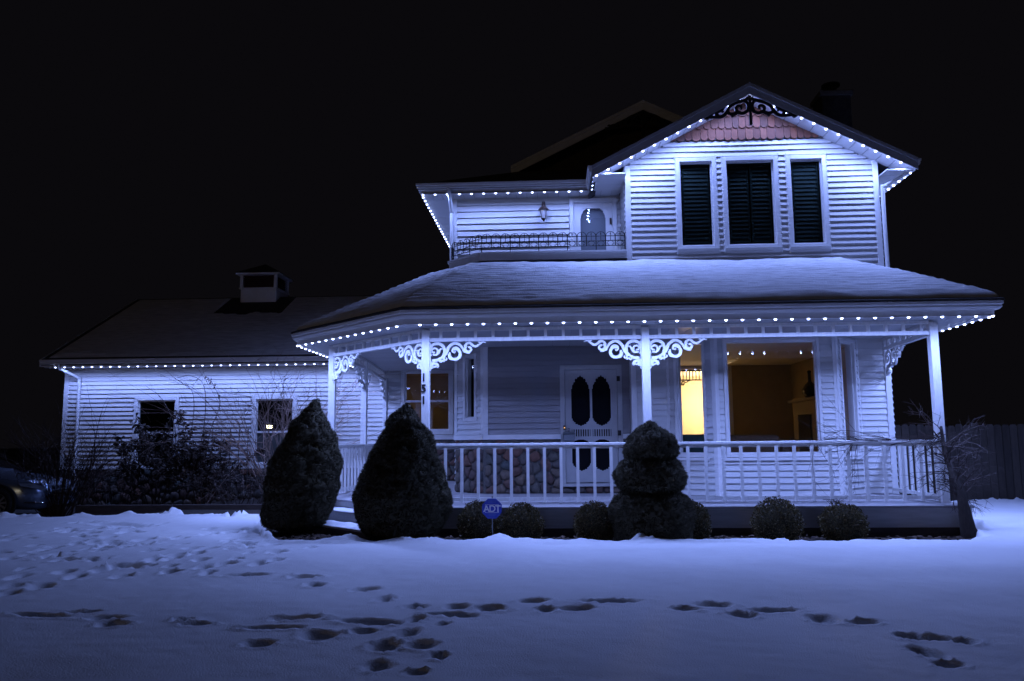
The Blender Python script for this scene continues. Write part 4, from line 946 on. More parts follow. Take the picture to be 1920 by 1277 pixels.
# ------------------------------------------------------------------ evergreens
def unit(v): return v / np.linalg.norm(v, axis=-1, keepdims=True)
def tufts(P, N, k, ln, wd, spread, droop=0.):
    """k needles per tuft as slim triangles fanned round the normal"""
    n = len(P); D = unit(N[:, None, :] + rng.normal(0, spread, (n, k, 3))); D[..., 2] -= droop; D = unit(D)
    L_ = ln * rng.uniform(.6, 1.25, (n, k, 1)); S = unit(np.cross(D, rng.normal(0, 1, (n, k, 3)))) * wd * rng.uniform(.7, 1.3, (n, k, 1))
    B = P[:, None, :] - D * ln * .25
    return np.stack([B - S, B + S, B + D * L_], 2).reshape(-1, 3)
def soft_normals(me, N, rep):
    me.polygons.foreach_set('use_smooth', np.ones(len(me.polygons), bool)); me.normals_split_custom_set_from_vertices(np.repeat(N, rep, axis=0).tolist()); return me
def evergreen(name, label, cat, loc, h, prof, n, seed, lean=0., k=15, ln=.042, wd=.0042, trunk=.05, group=None, lump=.045, cell=11.):
    """solid lumpy clipped crown covered in needle tufts; prof: (height share, radius)"""
    t = thing(name, label, cat, loc, group); pz, pr = zip(*prof)
    def surf(q, a):
        r = float(np.interp(q, pz, pr)); c, s_ = math.cos(a), math.sin(a); p = Vector((r * c, r * s_, q * h))
        d = noise.voronoi(p * cell + Vector((seed, 0, 0)))[0][0]; big = noise.noise(p * 2.6 + Vector((seed, 3, 0))); mid = noise.noise(p * 6 + Vector((0, seed, 0)))
        off = lump * (math.sqrt(max(0, 1 - (d * 1.25) ** 2)) - .6) + big * .055 + mid * .03; f = min(1., r / .15)
        r2 = max(.004, r + off * f); return (r2 * c + lean * q, r2 * s_, q * h + off * .25 * f)
    nu, nz = 120, 110; qs = np.linspace(0, 1, nz); G = np.array([[surf(q, 2 * math.pi * j / nu) for j in range(nu)] for q in qs])
    i = np.arange(nz - 1)[:, None] * nu; j = np.arange(nu)[None, :]; Fq = np.stack([(i + j), (i + (j + 1) % nu), (i + nu + (j + 1) % nu), (i + nu + j)], -1).reshape(-1, 4)
    Vg = G.reshape(-1, 3); A_, B_, D_ = Vg[Fq[:, 0]], Vg[Fq[:, 1]], Vg[Fq[:, 3]]; nn = np.cross(B_ - A_, D_ - A_); ar = np.linalg.norm(nn, axis=1); nn = nn / (ar[:, None] + 1e-9)
    pick = rng.choice(len(Fq), n, p=ar / ar.sum()); w1, w2 = rng.uniform(0, 1, (n, 1)), rng.uniform(0, 1, (n, 1))
    P = Vg[Fq[pick, 0]] * (1 - w1) * (1 - w2) + Vg[Fq[pick, 1]] * w1 * (1 - w2) + Vg[Fq[pick, 3]] * (1 - w1) * w2 + Vg[Fq[pick, 2]] * w1 * w2; N = nn[pick]
    V = tufts(P, N, k, ln, wd, .6, -.05)
    cr = link('crown', npmesh('crown', Vg, Fq, SPRUCEIN, True), t, loc)
    link('needles', soft_normals(npmesh('needles', V, np.arange(len(V)).reshape(-1, 3), SPRUCE), N, 3 * k), cr, loc)
    M().tube([Vector(loc) + Vector((0, 0, -.05)), Vector(loc) + Vector((0, 0, .3))], trunk, 8).build('trunk', BARK, t)
    return t
evergreen('spruce_shrub', 'leaning conical dwarf spruce left of the porch steps', 'shrub', (-3.83, 11.95, .07), 1.92, [(0, .16), (.04, .42), (.14, .49), (.24, .515), (.33, .54), (.52, .49), (.71, .345), (.85, .21), (.93, .115), (.975, .058), (1, .01)], 9000, 3, lean=.30, group='clipped evergreen shrubs')
evergreen('spruce_shrub', 'broad conical dwarf spruce in front of the numbered porch post', 'shrub', (-2.04, 10.87, .05), 1.80, [(0, .22), (.045, .46), (.13, .55), (.22, .615), (.31, .63), (.40, .58), (.49, .54), (.58, .46), (.67, .395), (.76, .325), (.85, .235), (.94, .11), (.975, .05), (1, .01)], 10500, 9, lean=.06, group='clipped evergreen shrubs')
evergreen('topiary_spruce', 'dark evergreen topiary clipped into three stacked balls before the middle post', 'shrub', (1.26, 10.86, .0), 1.575, [(0, .43), (.03, .48), (.16, .53), (.285, .52), (.37, .45), (.415, .35), (.43, .35), (.47, .425), (.555, .455), (.66, .375), (.685, .30), (.70, .30), (.73, .345), (.79, .335), (.87, .27), (.94, .15), (.98, .07), (1, .01)], 9000, 17, group='clipped evergreen shrubs', lump=.036)
def boxwood(label, loc, rx, h, seed):
    t = thing('boxwood', label, 'shrub', loc, 'round boxwood shrubs along the porch')
    n = 5200; z = rng.uniform(-.75, 1, n); a = rng.uniform(0, 2 * np.pi, n); q = np.sqrt(1 - np.clip(z, -1, 1) ** 2)
    Nn = np.stack([q * np.cos(a), q * np.sin(a), z], -1)
    lum = np.array([noise.noise((p[0] * 2.6 + seed, p[1] * 2.6, p[2] * 2.6)) * .10 + noise.noise((p[0] * 7 + seed, p[1] * 7, p[2] * 7)) * .05 for p in Nn])
    rr = (1 + lum)[:, None] * rng.uniform(.80, 1.03, (n, 1)); hz = h / 1.75
    P = Nn * rr * np.array([rx, rx, hz]) + np.array([0, 0, hz * .75])
    D = unit(Nn + rng.normal(0, .55, (n, 3)) + np.array([0, 0, .35])); S = unit(np.cross(D, rng.normal(0, 1, (n, 3)))); L_ = rng.uniform(.014, .028, (n, 1)); w_ = L_ * .42
    V = np.stack([P, P + D * L_ * .5 + S * w_, P + D * L_, P + D * L_ * .5 - S * w_], 1).reshape(-1, 3)
    link('foliage', npmesh('foliage', V, np.arange(4 * n).reshape(n, 4), BOX), t, loc)
    # upright shoots break the outline
    sm = M()
    for _ in range(90):
        i = random.randrange(n); 
        if Nn[i][2] < .0: continue
        p = Vector(P[i] * .9); d = Vector(D[i]); d.z += .5; d.normalize(); sm.tube([Vector(loc) + p, Vector(loc) + p + d * random.uniform(.05, .11)], [.002, .0012], 3)
    sm.build('shoots', TWIG, t)['kind'] = 'stuff'
    M().lathe(loc, [(rx * .4, .0), (rx * .78, hz * .3), (rx * .84, hz * .8), (rx * .6, hz * 1.35), (.02, hz * 1.6)], 16).build('inner_foliage', SPRUCEIN, t, True)
for lab, x, y, rx, h in (('small round boxwood behind the left edge of the blue sign', -1.02, 11.05, .285, .53), ('wide round boxwood just right of the blue sign', -.44, 11.05, .275, .50),
                         ('round boxwood touching the left side of the topiary', .52, 11.1, .26, .51), ('round boxwood peeping out right of the topiary', 1.80, 11.08, .25, .51),
                         ('largest round boxwood, alone below the middle bay window', 2.90, 11.0, .315, .56), ('rightmost round boxwood, nearest the porch corner', 3.76, 11.02, .30, .48)):
    boxwood(lab, (x, y, .0), rx, h, x)

# ------------------------------------------------------------------ bare and leafy shrubs
def grow(mb, tips, p, d, L_, r, depth, rnd, droop=.0, wob=.25, kids=(2, 4), n=3, ratio=.62, spread=.6):
    k = max(3, int(L_ / .10)); pts = [p.copy()]; q = p.copy(); dd_ = d.copy()
    for i in range(k):
        dd_ += Vector((rnd.gauss(0, wob), rnd.gauss(0, wob), rnd.gauss(0, wob) - droop * (i + 1) / k)) * (L_ / k) * 2; dd_.normalize(); q = q + dd_ * (L_ / k); pts.append(q.copy())
    mb.tube(pts, [r * (1 - .6 * i / k) for i in range(k + 1)], n, cap=False); tips.append((pts, dd_.copy(), depth))
    if depth <= 0: return
    for _ in range(rnd.randint(*kids)):
        i = rnd.randint(max(1, k // 3), k); b = (pts[i] - pts[i - 1]).normalized() + Vector((rnd.gauss(0, spread), rnd.gauss(0, spread), rnd.gauss(.08, spread * .7))); b.normalize()
        grow(mb, tips, pts[i], b, L_ * ratio * rnd.uniform(.7, 1.2), r * .55, depth - 1, rnd, droop, wob, kids, n, ratio, spread)
def leaves(t, tips, rnd, per, size, m, loc, mindepth=1):
    V = []
    for pts, d, dep in tips:
        if dep > mindepth: continue
        for _ in range(per):
            i = rnd.randrange(len(pts)); p = pts[i]; a = Vector((rnd.gauss(0, 1), rnd.gauss(0, 1), rnd.gauss(-.5, .7))).normalized(); s = a.cross(Vector((rnd.gauss(0, 1), rnd.gauss(0, 1), 1))).normalized(); l = size * rnd.uniform(.6, 1.3)
            V += [p, p + a * l * .5 + s * l * .24, p + a * l, p + a * l * .5 - s * l * .24]
    if V: link('leaves', npmesh('leaves', [tuple(v - Vector(loc)) for v in V], np.arange(len(V)).reshape(-1, 4), m), t, loc)
def shrub(name, label, loc, stems, hgt, r, depth, seed, m=TWIG, leaf=None, lean=(0, 0), fan=.5, base=.25, **kw):
    rnd = random.Random(seed); t = thing(name, label, 'shrub', loc); mb = M(); tips = []
    for s in range(stems):
        a = rnd.uniform(0, 6.28); b = rnd.uniform(0, base); p = Vector(loc) + Vector((b * math.cos(a), b * math.sin(a) * .6, -.03))
        d = Vector((math.cos(a) * fan * rnd.uniform(.2, 1) + lean[0], math.sin(a) * fan * .6 * rnd.uniform(.2, 1) + lean[1], 1)).normalized()
        grow(mb, tips, p, d, hgt * rnd.uniform(.65, 1.05), r * rnd.uniform(.6, 1), depth, rnd, **kw)
    mb.build('branches', m, t)
    if leaf: leaves(t, tips, rnd, leaf[0], leaf[1], leaf[2], loc)
    return t
shrub('bare_shrub', 'dense bare twiggy shrub at the left corner, beside the car', (-10.25, 16.6, -.12), 56, 1.5, .017, 2, 31, TWIG, fan=.75, base=.4, ratio=.6, wob=.3)
shrub('leafy_shrub', 'tall shrub with dried dark leaves covering the left garage window', (-9.2, 18.6, 0), 14, 1.45, .020, 3, 32, TWIGD, leaf=(10, .10, DEADLEAF), fan=.55, base=.45, ratio=.5, droop=.25, lean=(.0, 0))
shrub('leafy_shrub', 'lower leafy shrub in front of the trellis', (-8.0, 18.5, 0), 14, 1.15, .017, 3, 33, TWIGD, leaf=(10, .09, DEADLEAF), fan=.5, base=.45, ratio=.5, droop=.25)
shrub('bare_shrub', 'arching bare shrub, coloured as lit, before the right garage window', (-6.15, 18.2, 0), 38, 2.9, .017, 3, 34, TWIGP, fan=.75, base=.25, ratio=.5, droop=.22, lean=(.0, 0))
shrub('bare_shrub', 'low brambly shrub against the stone plinth', (-9.9, 18.2, -.05), 22, .85, .015, 2, 36, TWIGD, leaf=(4, .06, DEADLEAF), fan=.9, base=.7, ratio=.6)
shrub('bare_shrub', 'low thicket of stems left of the leaning spruce', (-6.9, 17.6, -.03), 30, .75, .013, 2, 37, TWIGD, leaf=(3, .06, DEADLEAF), fan=.9, base=.9, ratio=.6)
# long whippy canes of the climbing rose above the left window
rnd = random.Random(8); cane = thing('climbing_rose', 'thin climbing canes arching up the lit wall between the garage windows', 'plant', (-8.5, 19.2, 0)); mb = M(); tips = []
for pts in (((-8.9, 19.2, .6), (-8.75, 19.3, 1.7), (-8.8, 19.35, 2.6), (-9.3, 19.3, 2.98)), ((-8.6, 19.2, .6), (-8.45, 19.3, 1.8), (-8.5, 19.35, 2.7), (-8.85, 19.4, 3.0), (-9.2, 19.4, 2.96)), ((-8.4, 19.2, .5), (-8.3, 19.3, 1.6), (-8.1, 19.35, 2.3), (-8.3, 19.35, 2.8), (-8.5, 19.4, 3.0)), ((-9.2, 19.1, .5), (-9.1, 19.2, 1.6), (-9.5, 19.3, 2.4), (-9.95, 19.35, 2.75))):
    c = catmull(pts, 8); mb.tube(c, [.013 * (1 - .7 * i / len(c)) for i in range(len(c))], 4); tips.append((c[len(c) // 3:], Vector((0, 0, 1)), 0))
mb.build('canes', TWIGD, cane); leaves(cane, tips[2:3], rnd, 38, .07, DEADLEAF, (-8.5, 19.2, 0))
# old vine on the corner post
vine = thing('vine', 'gnarled leafless vine tangled round the right corner post and rail', 'vine', (5.5, 11.5, 0)); rnd = random.Random(77); mb = M(); tips = []
tr = catmull([(5.52, 11.33, -.05), (5.48, 11.34, .25), (5.46, 11.38, .55), (5.47, 11.6, .85), (5.50, 11.84, 1.15), (5.50, 11.9, 1.5)], 5)
M().tube([(5.56, 11.34, -.05), *tr[1:14]], [.115 - .0055 * i for i in range(14)], 9).build('trunk', BARK, vine, True)
M().tube(tr, [.085 - .0026 * i for i in range(len(tr))], 8).build('trunk', BARK, vine, True)
for _ in range(60):
    i = rnd.randint(9, len(tr) - 1); d = Vector((rnd.gauss(.1, .7), rnd.gauss(-.15, .4), rnd.gauss(.1, .5))).normalized(); grow(mb, tips, tr[i], d, rnd.uniform(.22, .5), .0085, 2, rnd, droop=.6, wob=.5, kids=(2, 4))
for _ in range(10):
    d = Vector((-1, rnd.gauss(0, .10), rnd.gauss(.05, .12))).normalized(); grow(mb, tips, Vector((5.5 - rnd.random() * .9, 11.93, 1.28 + rnd.random() * .08)), d, rnd.uniform(.4, .85), .006, 2, rnd, droop=.15, wob=.25, kids=(2, 3), spread=.4)
for _ in range(8):
    d = Vector((rnd.gauss(0, .3), -.05, -1)).normalized(); grow(mb, tips, Vector((4.4 - rnd.random() * .9, 11.92, 1.25)), d, rnd.uniform(.3, .7), .004, 1, rnd, wob=.4)
mb.build('branches', TWIG, vine)
tuft = thing('dry_grass_tuft', 'small tuft of dry reddish twigs on the porch edge under the rail', 'plant', (3.93, 11.78, .424)); mb = M()
for _ in range(45):
    a = rnd.uniform(0, 6.28); l = rnd.uniform(.05, .13); p = Vector((3.93 + rnd.gauss(0, .05), 11.78 + rnd.gauss(0, .02), .424)); mb.tube([p, p + Vector((math.cos(a) * l * .7, math.sin(a) * .03, l * .6)), p + Vector((math.cos(a) * l * 1.2, math.sin(a) * .04, l * .55))], .0022, 3)
mb.build('twigs', TWIG, tuft)
# trellis and landscape timber
tre = thing('trellis', 'dark lattice trellis against the lit garage wall between the windows', 'trellis', (-7.9, 19.4, 0))
for i in range(6): M().box(-8.5 + i * .22, -8.485 + i * .22, 19.38, 19.40, .0, 1.70).build('slat', DARKW, tre)
for i in range(6): M().box(-8.56, -7.33, 19.401, 19.418, .5 + i * .22, .515 + i * .22).build('slat', DARKW, tre)
lt = thing('landscape_timber', 'long brown landscape timber edging the bed below the garage', 'timber', (-7.5, 16.6, 0))
for k in range(3): bevel(M().box(-9.9 + k * 2.06, -9.9 + k * 2.06 + 2.05, 16.55, 16.69, -.1, .10 + k * .004).build('beam', DARKW, lt), .012)

# ------------------------------------------------------------------ yard sign
sg_ = thing('yard_sign', 'blue octagonal security yard sign lettered ADT on a thin stake', 'sign', (-.78, 10.62, 0))
sx_, sz_, sy_ = -.815, .474, 10.62
oc = lambda r_, y: [(sx_ + r_ * math.cos(R(22.5 + 45 * i)), y, sz_ + r_ * math.sin(R(22.5 + 45 * i))) for i in range(8)]
M().prism(oc(.137, sy_), (0, .008, 0)).build('board', SIGNB, sg_)
mb = M(); a, b = oc(.128, sy_ - .0025), oc(.124, sy_ - .0025)
mb.add(a + b + [(p[0], p[1] + .002, p[2]) for p in a + b], [(i, (i + 1) % 8, 8 + (i + 1) % 8, 8 + i) for i in range(8)]); mb.build('border', SIGNM, sg_)
fr = Fr((sx_ - .5, sy_), (sx_ + .5, sy_))
ring(M(), fr, .5 - .083, .5 + .083, sz_ - .048, sz_ + .050, .004, .0006, .0026).build('border', SIGNL, sg_)
cu_ = bpy.data.curves.new('letters', 'FONT'); cu_.body = 'ADT'; cu_.size = .118; cu_.extrude = .0015; cu_.align_x = 'CENTER'; cu_.offset = .0022; cu_.space_character = .86
t_ = bpy.data.objects.new('letters_source', cu_); COL.objects.link(t_); me = bpy.data.meshes.new_from_object(t_.evaluated_get(bpy.context.evaluated_depsgraph_get())); bpy.data.objects.remove(t_)
me.materials.clear(); me.materials.append(SIGNL); me.transform(Matrix.Rotation(R(90), 4, 'X')); link('lettering', me, sg_, (sx_ + .002, sy_ - .003, sz_ - .040))
mb = M()
for zz, w_, h_ in ((.098, .05, .007), (.082, .055, .007), (-.064, .06, .006), (-.078, .05, .005), (-.092, .038, .005)): mb.fbox(fr, .5 - w_, .5 + w_, .0005, .0022, sz_ + zz - h_ / 2, sz_ + zz + h_ / 2)
mb.build('small_print', SIGNM, sg_)
M().tube([(sx_ + .004, sy_ + .016, sz_ + .145), (sx_ + .004, sy_ + .016, .2), (sx_ + .022, sy_ + .012, -.05)], .006, 6).build('stake', STAKE, sg_)
M().lathe((sx_ + .004, sy_ + .016, sz_ + .14), [(.007, 0), (.01, .006), (.002, .016)], 8).build('cap', IRON, sg_)

# ------------------------------------------------------------------ fence on the right
fen = thing('fence', 'tall weathered dog eared picket fence in the dark at the right', 'fence', (9.5, 16.75, 0))
x = 6.35; k = 0
while x < 14.5:
    w_ = .138; h_ = 1.60 + random.uniform(-.02, .02); y = 16.70 + random.uniform(-.004, .004)
    M().prism([(x, y, -.03), (x + w_, y, -.03), (x + w_, y, h_ - .035), (x + w_ - .03, y, h_), (x + .03, y, h_), (x, y, h_ - .035)], (0, .018, 0)).build('picket', FENCE, fen); x += .150
for z in (.35, 1.25): M().box(6.3, 14.5, 16.724, 16.77, z, z + .09).build('rail', FENCE, fen)
for i in range(5): M().box(6.4 + i * 2.0, 6.49 + i * 2.0, 16.771, 16.86, -.1, 1.55).build('post', FENCE, fen)

# ------------------------------------------------------------------ car
car = thing('parked_car', 'silver blue sedan parked on the dark driveway at the left edge', 'car', (-12.6, 16.9, -.14))
GZ = -.142; yC, HWD = 16.95, .86
# stations along the length: x from the nose, half width scale, bumper bottom, sill, shoulder z, top z, roof half width
ST = [(-10.41, .50, .24, .34, .50, .56, .40), (-10.46, .70, .20, .34, .58, .66, .60), (-10.58, .86, .18, .34, .64, .745, .74), (-10.78, .95, .18, .36, .70, .80, .80), (-11.10, .99, .20, .40, .755, .855, .82), (-11.50, 1., .20, .40, .80, .905, .82), (-11.78, 1., .20, .40, .83, .945, .80),
      (-12.2, 1., .20, .40, .85, 1.17, .70), (-12.65, 1., .20, .40, .87, 1.36, .62), (-13.3, 1., .20, .40, .88, 1.43, .60), (-14.0, 1., .20, .40, .89, 1.39, .60), (-14.6, .99, .20, .40, .90, 1.18, .64), (-15.0, .97, .22, .42, .90, .98, .70), (-15.3, .90, .28, .44, .84, .92, .66), (-15.38, .80, .34, .46, .70, .78, .6)]
V = []; Fc = []; NS = 15
for x, s, zb, zs, zh, zt, rw in ST:
    w_ = HWD * s; prof = [(.86, zb), (.97, zb + .05), (1., zs), (1.005, (zs + zh) / 2), (.985, zh - .03), (.95, zh + .0), (.86 if zt - zh < .2 else rw + .10, zh + (zt - zh) * .45), (rw if zt - zh > .2 else .62, zh + (zt - zh) * .9), (0, zt)]
    pts = [(-p, z) for p, z in prof] + [(p, z) for p, z in prof[-2::-1]]
    for p, z in pts: V.append((x, yC + p * w_, GZ + z))
m_ = len(pts)
for i in range(len(ST) - 1):
    for j in range(m_ - 1): a = i * m_ + j; Fc.append((a, a + 1, a + m_ + 1, a + m_))
Fc += [tuple(range(m_)), tuple(range((len(ST) - 1) * m_ + m_ - 1, (len(ST) - 1) * m_ - 1, -1))]
body = M().add(V, Fc).build('body', PAINTC, car, True); sd = body.modifiers.new('smooth', 'SUBSURF'); sd.levels = 2; sd.render_levels = 2
# side glass and windscreen set just proud of the cabin
M().add([(-11.86, yC - .72, GZ + .99), (-12.60, yC - .55, GZ + 1.345), (-12.60, yC + .55, GZ + 1.345), (-11.86, yC + .72, GZ + .99)], [(0, 1, 2, 3)]).build('windscreen', CARGL, car)
M().prism([(-12.1, yC - .852, GZ + .93), (-12.75, yC - .70, GZ + 1.30), (-14.0, yC - .70, GZ + 1.31), (-14.6, yC - .84, GZ + .95)], (0, .02, 0)).build('side_window', CARGL, car)
for wx in (-11.24, -14.35):
    for sgn in (-1, 1):
        wy = yC + sgn * (HWD - .07); cc = Vector((wx, wy, GZ + .315)); ar = M()
        for r_ in ((.375, .02),):
            pts = [cc + Vector((math.cos(R(a)) * r_[0], sgn * .075, math.sin(R(a)) * r_[0])) for a in range(-20, 201, 10)]; ar.tube(pts, .018, 6)
            ar.prism([cc + Vector((math.cos(R(a)) * .37, sgn * .0775, math.sin(R(a)) * .37)) for a in range(0, 360, 15)][::1], (0, -sgn * .01, 0))
        ar.build('wheel_arch', TYRE, car)
        wh = M(); n_ = 28
        prof = [(.19, .075), (.205, .095), (.29, .10), (.312, .075), (.315, 0), (.312, -.08), (.2, -.09)]
        for r_, d_ in prof:
            for j in range(n_): an = 2 * math.pi * j / n_; wh.v.append((cc.x + r_ * math.cos(an), cc.y + sgn * d_, cc.z + r_ * math.sin(an)))
        for i in range(len(prof) - 1):
            for j in range(n_): j2 = (j + 1) % n_; wh.f.append((i * n_ + j, i * n_ + j2, (i + 1) * n_ + j2, (i + 1) * n_ + j))
        wo = wh.build('wheel', TYRE, car, True)
        ri = M(); ri.prism([cc + Vector((math.cos(R(a)) * .20, sgn * .02, math.sin(R(a)) * .20)) for a in range(0, 360, 18)], (0, sgn * .012, 0)).build('brake_disc', TYRE, wo)
        ri = M()
        for k in range(10):
            an = R(36 * k + 8); c1, s1 = math.cos(an), math.sin(an); tx, tz = -s1, c1
            q = [cc + Vector((c1 * .035 + tx * o_ * .016, sgn * .083, s1 * .035 + tz * o_ * .016)) for o_ in (-1, 1)] + [cc + Vector((c1 * .195 + tx * o_ * .020, sgn * .088, s1 * .195 + tz * o_ * .020)) for o_ in (1, -1)]
            ri.prism(q, (0, -sgn * .02, 0))
        ri.tube([cc + Vector((math.cos(R(a)) * .197, sgn * .085, math.sin(R(a)) * .197)) for a in range(0, 361, 12)], .011, 6); ri.prism([cc + Vector((math.cos(R(a)) * .045, sgn * .09, math.sin(R(a)) * .045)) for a in range(0, 360, 30)], (0, -sgn * .03, 0)); ri.build('rim', RIM, wo)
for sgn in (-1, 1):
    M().add([(-10.80, yC + sgn * .835, GZ + .66), (-10.47, yC + sgn * .60, GZ + .555), (-10.45, yC + sgn * .575, GZ + .62), (-10.62, yC + sgn * .70, GZ + .70), (-10.86, yC + sgn * .83, GZ + .715), (-10.62, yC + sgn * .80, GZ + .63)], [(0, 5, 3, 4), (5, 1, 2, 3)]).build('headlight', LENSM, car)
    M().tube([(-10.72, yC + sgn * .80, GZ + .335), (-10.55, yC + sgn * .73, GZ + .325), (-10.44, yC + sgn * .56, GZ + .32)], [.012, .022, .012], 8).build('bumper_trim', CHROME, car)
M().tube([(-10.405, yC - .3, GZ + .50), (-10.385, yC, GZ + .50), (-10.405, yC + .3, GZ + .50)], .03, 8).build('grille', TYRE, car)
M().box(-12.13, -11.98, yC - 1.0, yC - .84, GZ + .92, GZ + 1.03).build('mirror', PAINTC, car); M().box(-11.70, -11.66, yC - .874, yC - .862, GZ + .62, GZ + .645).build('side_marker', CHROME, car)

# ------------------------------------------------------------------ small things on the walls
lan = thing('wall_lantern', 'dark carriage lantern on the upper wall left of the balcony door', 'lantern', (-.14, 15.08, 5.6))
M().lathe((-.14, 14.96, 5.47), [(.012, 0), (.02, .02), (.045, .04), (.05, .05)], 10).build('base', BRONZE, lan)
M().lathe((-.14, 14.96, 5.521), [(.045, 0), (.075, .17)], 8).build('glass', FROST, lan)
for k in range(4): an = R(45 + 90 * k); M().tube([(-.14 + .048 * math.cos(an), 14.96 + .048 * math.sin(an), 5.52), (-.14 + .079 * math.cos(an), 14.96 + .079 * math.sin(an), 5.692)], .006, 5).build('bar', BRONZE, lan)
M().lathe((-.14, 14.96, 5.692), [(.095, 0), (.095, .012), (.06, .05), (.02, .075), (.014, .10), (.02, .115), (.006, .15)], 12).build('cap', BRONZE, lan)
M().tube([(-.14, 15.09, 5.83), (-.14, 15.0, 5.86), (-.14, 14.96, 5.83), (-.14, 14.96, 5.80)], .009, 6).build('arm', BRONZE, lan); M().lathe((-.14, 15.07, 5.78), [(.03, -.04), (.04, 0), (.03, .1)], 8).build('backplate', BRONZE, lan)
mbx = thing('mailbox', 'small grey green mailbox with a knob left of the front door', 'mailbox', (.25, 14.40, 1.3))
bevel(M().box(.155, .365, 14.33, 14.455, 1.34, 1.46).build('body', STAKE, mbx), .01); M().prism([(.15, 14.31, 1.461), (.37, 14.31, 1.461), (.35, 14.36, 1.50), (.17, 14.36, 1.50)], (0, .09, 0)).build('lid', STAKE, mbx); M().lathe((.26, 14.38, 1.50), [(.012, 0), (.028, .02), (.012, .05)], 8).build('knob', STAKE, mbx)
bel = thing('doorbell', 'tiny lit doorbell button beside the front door casing', 'doorbell', (.185, 14.47, 1.58)); M().box(.165, .205, 14.455, 14.469, 1.53, 1.61).build('plate', BRONZE, bel); M().lathe((.185, 14.448, 1.57), [(.009, -.009), (.012, 0), (.009, .009)], 8).build('button', BELL, bel)

# ------------------------------------------------------------------ inside the lit rooms
PX_ = 4.08
pl = thing('pendant_lamp', 'glowing warm lamp in the far room behind the left bay window', 'lamp', (PX_, 21.2, 2.6))
M().lathe((PX_, 21.2, 2.58), [(.03, -.11), (.09, -.08), (.12, 0), (.10, .08), (.04, .12)], 16).build('shade', LAMPE, pl, True); lamp('POINT', 'lamp_light', pl, (PX_, 21.2, 2.32), PENDANT_W, WARM, .10); M().tube([(PX_, 21.2, 2.70), (PX_, 21.2, 3.055)], .01, 6).build('rod', BRONZE, pl)
sp = thing('spandrel', 'pierced wooden spandrel across the top of the inner doorway', 'spandrel', (3.35, 19.15, 2.9))
M().box(2.67, 4.03, 19.13, 19.16, 2.72, 2.75).build('rail', DARKW, sp); M().box(2.67, 4.03, 19.13, 19.16, 2.94, 2.975).build('rail', DARKW, sp)
for i in range(17): M().box(2.73 + i * .075, 2.75 + i * .075, 19.135, 19.155, 2.751, 2.939).build('spindle', DARKW, sp)
SPF = Fr((2.67, 19.145), (4.03, 19.145)); bracket(sp, SPF, SPF.L - .005, 2.72, -1, DARKW, .62); bracket(sp, SPF, .005, 2.72, 1, DARKW, .62)
sof = thing('sofa', 'brown sofa with its back to the bay window', 'sofa', (3.75, 15.6, .6))
for nm, b, w_ in (('back', (3.15, 4.15, 15.2, 15.42, .72, 1.42), .08), ('seat', (3.15, 4.15, 15.43, 16.0, .72, 1.05), .06), ('arm', (2.95, 3.145, 15.2, 16.0, .72, 1.22), .07), ('arm', (4.155, 4.35, 15.2, 16.0, .72, 1.22), .07), ('base', (3.0, 4.3, 15.25, 15.95, .61, .719), .01)):
    bevel(M().box(*b).build(nm, SOFA, sof), w_, 4)
ch_ = thing('armchair', 'teal armchair inside the left bay window', 'armchair', (2.72, 15.3, .6))
for nm, b, w_ in (('back', (2.30, 2.86, 15.0, 15.2, .62, 1.44), .07), ('seat', (2.30, 2.86, 15.21, 15.7, .62, 1.0), .05)): bevel(M().box(*b).build(nm, TEAL, ch_), w_, 4)
man = thing('mantelpiece', 'pale mantelpiece on the right wall of the lit room', 'fireplace', (5.35, 17.2, .6))
bevel(M().box(5.12, 5.515, 16.3, 18.1, 2.12, 2.18).build('shelf', MANT, man), .01); M().box(5.2, 5.515, 16.4, 18.0, 1.85, 2.119).build('frieze', MANT, man)
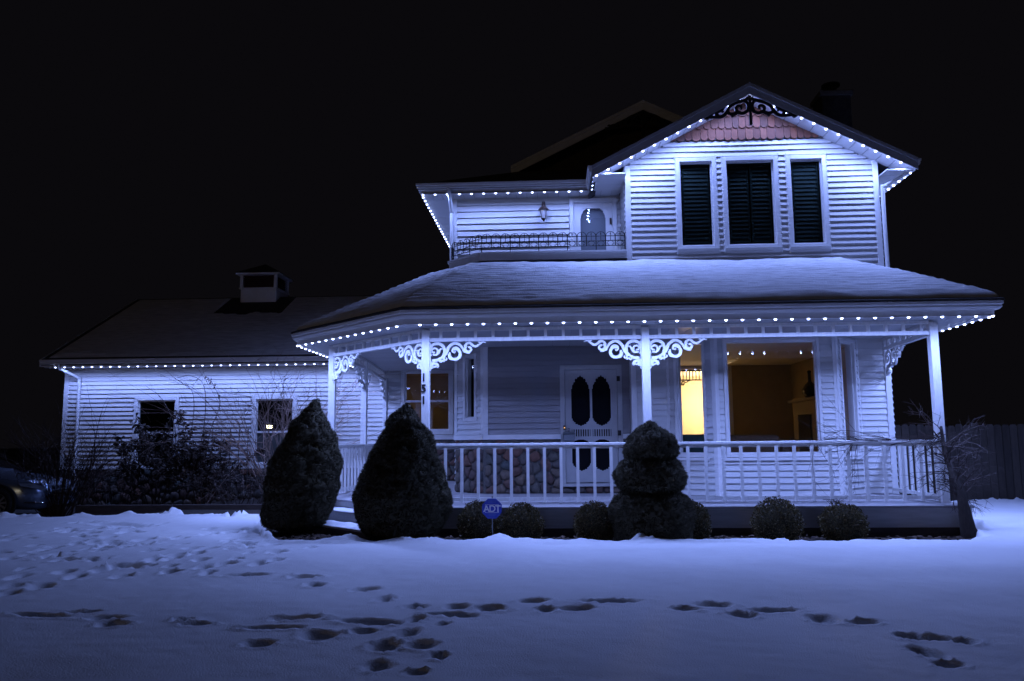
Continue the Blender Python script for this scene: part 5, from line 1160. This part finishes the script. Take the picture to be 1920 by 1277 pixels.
for y in (16.42, 17.66): M().box(5.2, 5.515, y, y + .3, .6, 1.849).build('jamb', MANT, man)
M().box(5.45, 5.515, 16.72, 17.66, .6, 1.849).build('firebox', DARK, man)
va = thing('vase', 'dark bottle necked vase standing on the mantelpiece', 'vase', (5.25, 16.9, 2.18)); M().lathe((5.25, 16.9, 2.181), [(.09, 0), (.15, .08), (.16, .16), (.11, .25), (.035, .33), (.03, .50), (.042, .53)], 18).build('body', VASE, va, True); M().lathe((5.25, 16.9, 2.711), [(.035, 0), (.045, .01), (.02, .03)], 12).build('lip', VASE, va)
tb = thing('side_table', 'round wooden side table beside the sofa', 'table', (4.75, 15.1, .6)); M().lathe((4.6, 15.0, .6), [(.02, .48), (.24, .48), (.25, .50), (.24, .52), (.02, .52)], 18).build('top', CREAM, tb); M().lathe((4.6, 15.0, .6), [(.14, 0), (.03, .06), (.03, .47)], 12).build('leg', DARKW, tb)
rl = thing('table_lamp', 'small warm lamp in the dim room behind the porch', 'lamp', (-2.9, 21.2, 1.7)); M().lathe((-4.0, 20.9, 1.95), [(.04, -.05), (.06, 0), (.04, .05)], 10).build('shade', emitter('dim_lamp_glass', WARM, 14.), rl, True); M().tube([(-4.0, 20.9, 1.55), (-4.0, 20.9, 1.9)], .012, 6).build('stem', BRONZE, rl)

# ------------------------------------------------------------------ street lantern across the road, seen as a reflection in the window
lp = thing('lamp_post', 'lit street lantern on a dark post across the road', 'street lamp', (-19, -14, 0))
M().tube([(-19, -14, -.05), (-19, -14, 2.35)], .05, 10).build('post', IRON, lp); M().lathe((-19, -14, 2.47), [(.07, -.11), (.11, -.06), (.13, .04), (.10, .12)], 14).build('globe', POSTE, lp, True); lamp('POINT', 'lantern_light', lp, (-18.75, -13.8, 2.47), LAMP_POST_W, (1, .72, .40), .10)
M().lathe((-19, -14, 2.60), [(.17, 0), (.14, .05), (.03, .14), (.01, .2)], 12).build('cap', IRON, lp); M().lathe((-19, -14, 2.33), [(.05, 0), (.09, .02), (.09, .03)], 12).build('collar', IRON, lp)
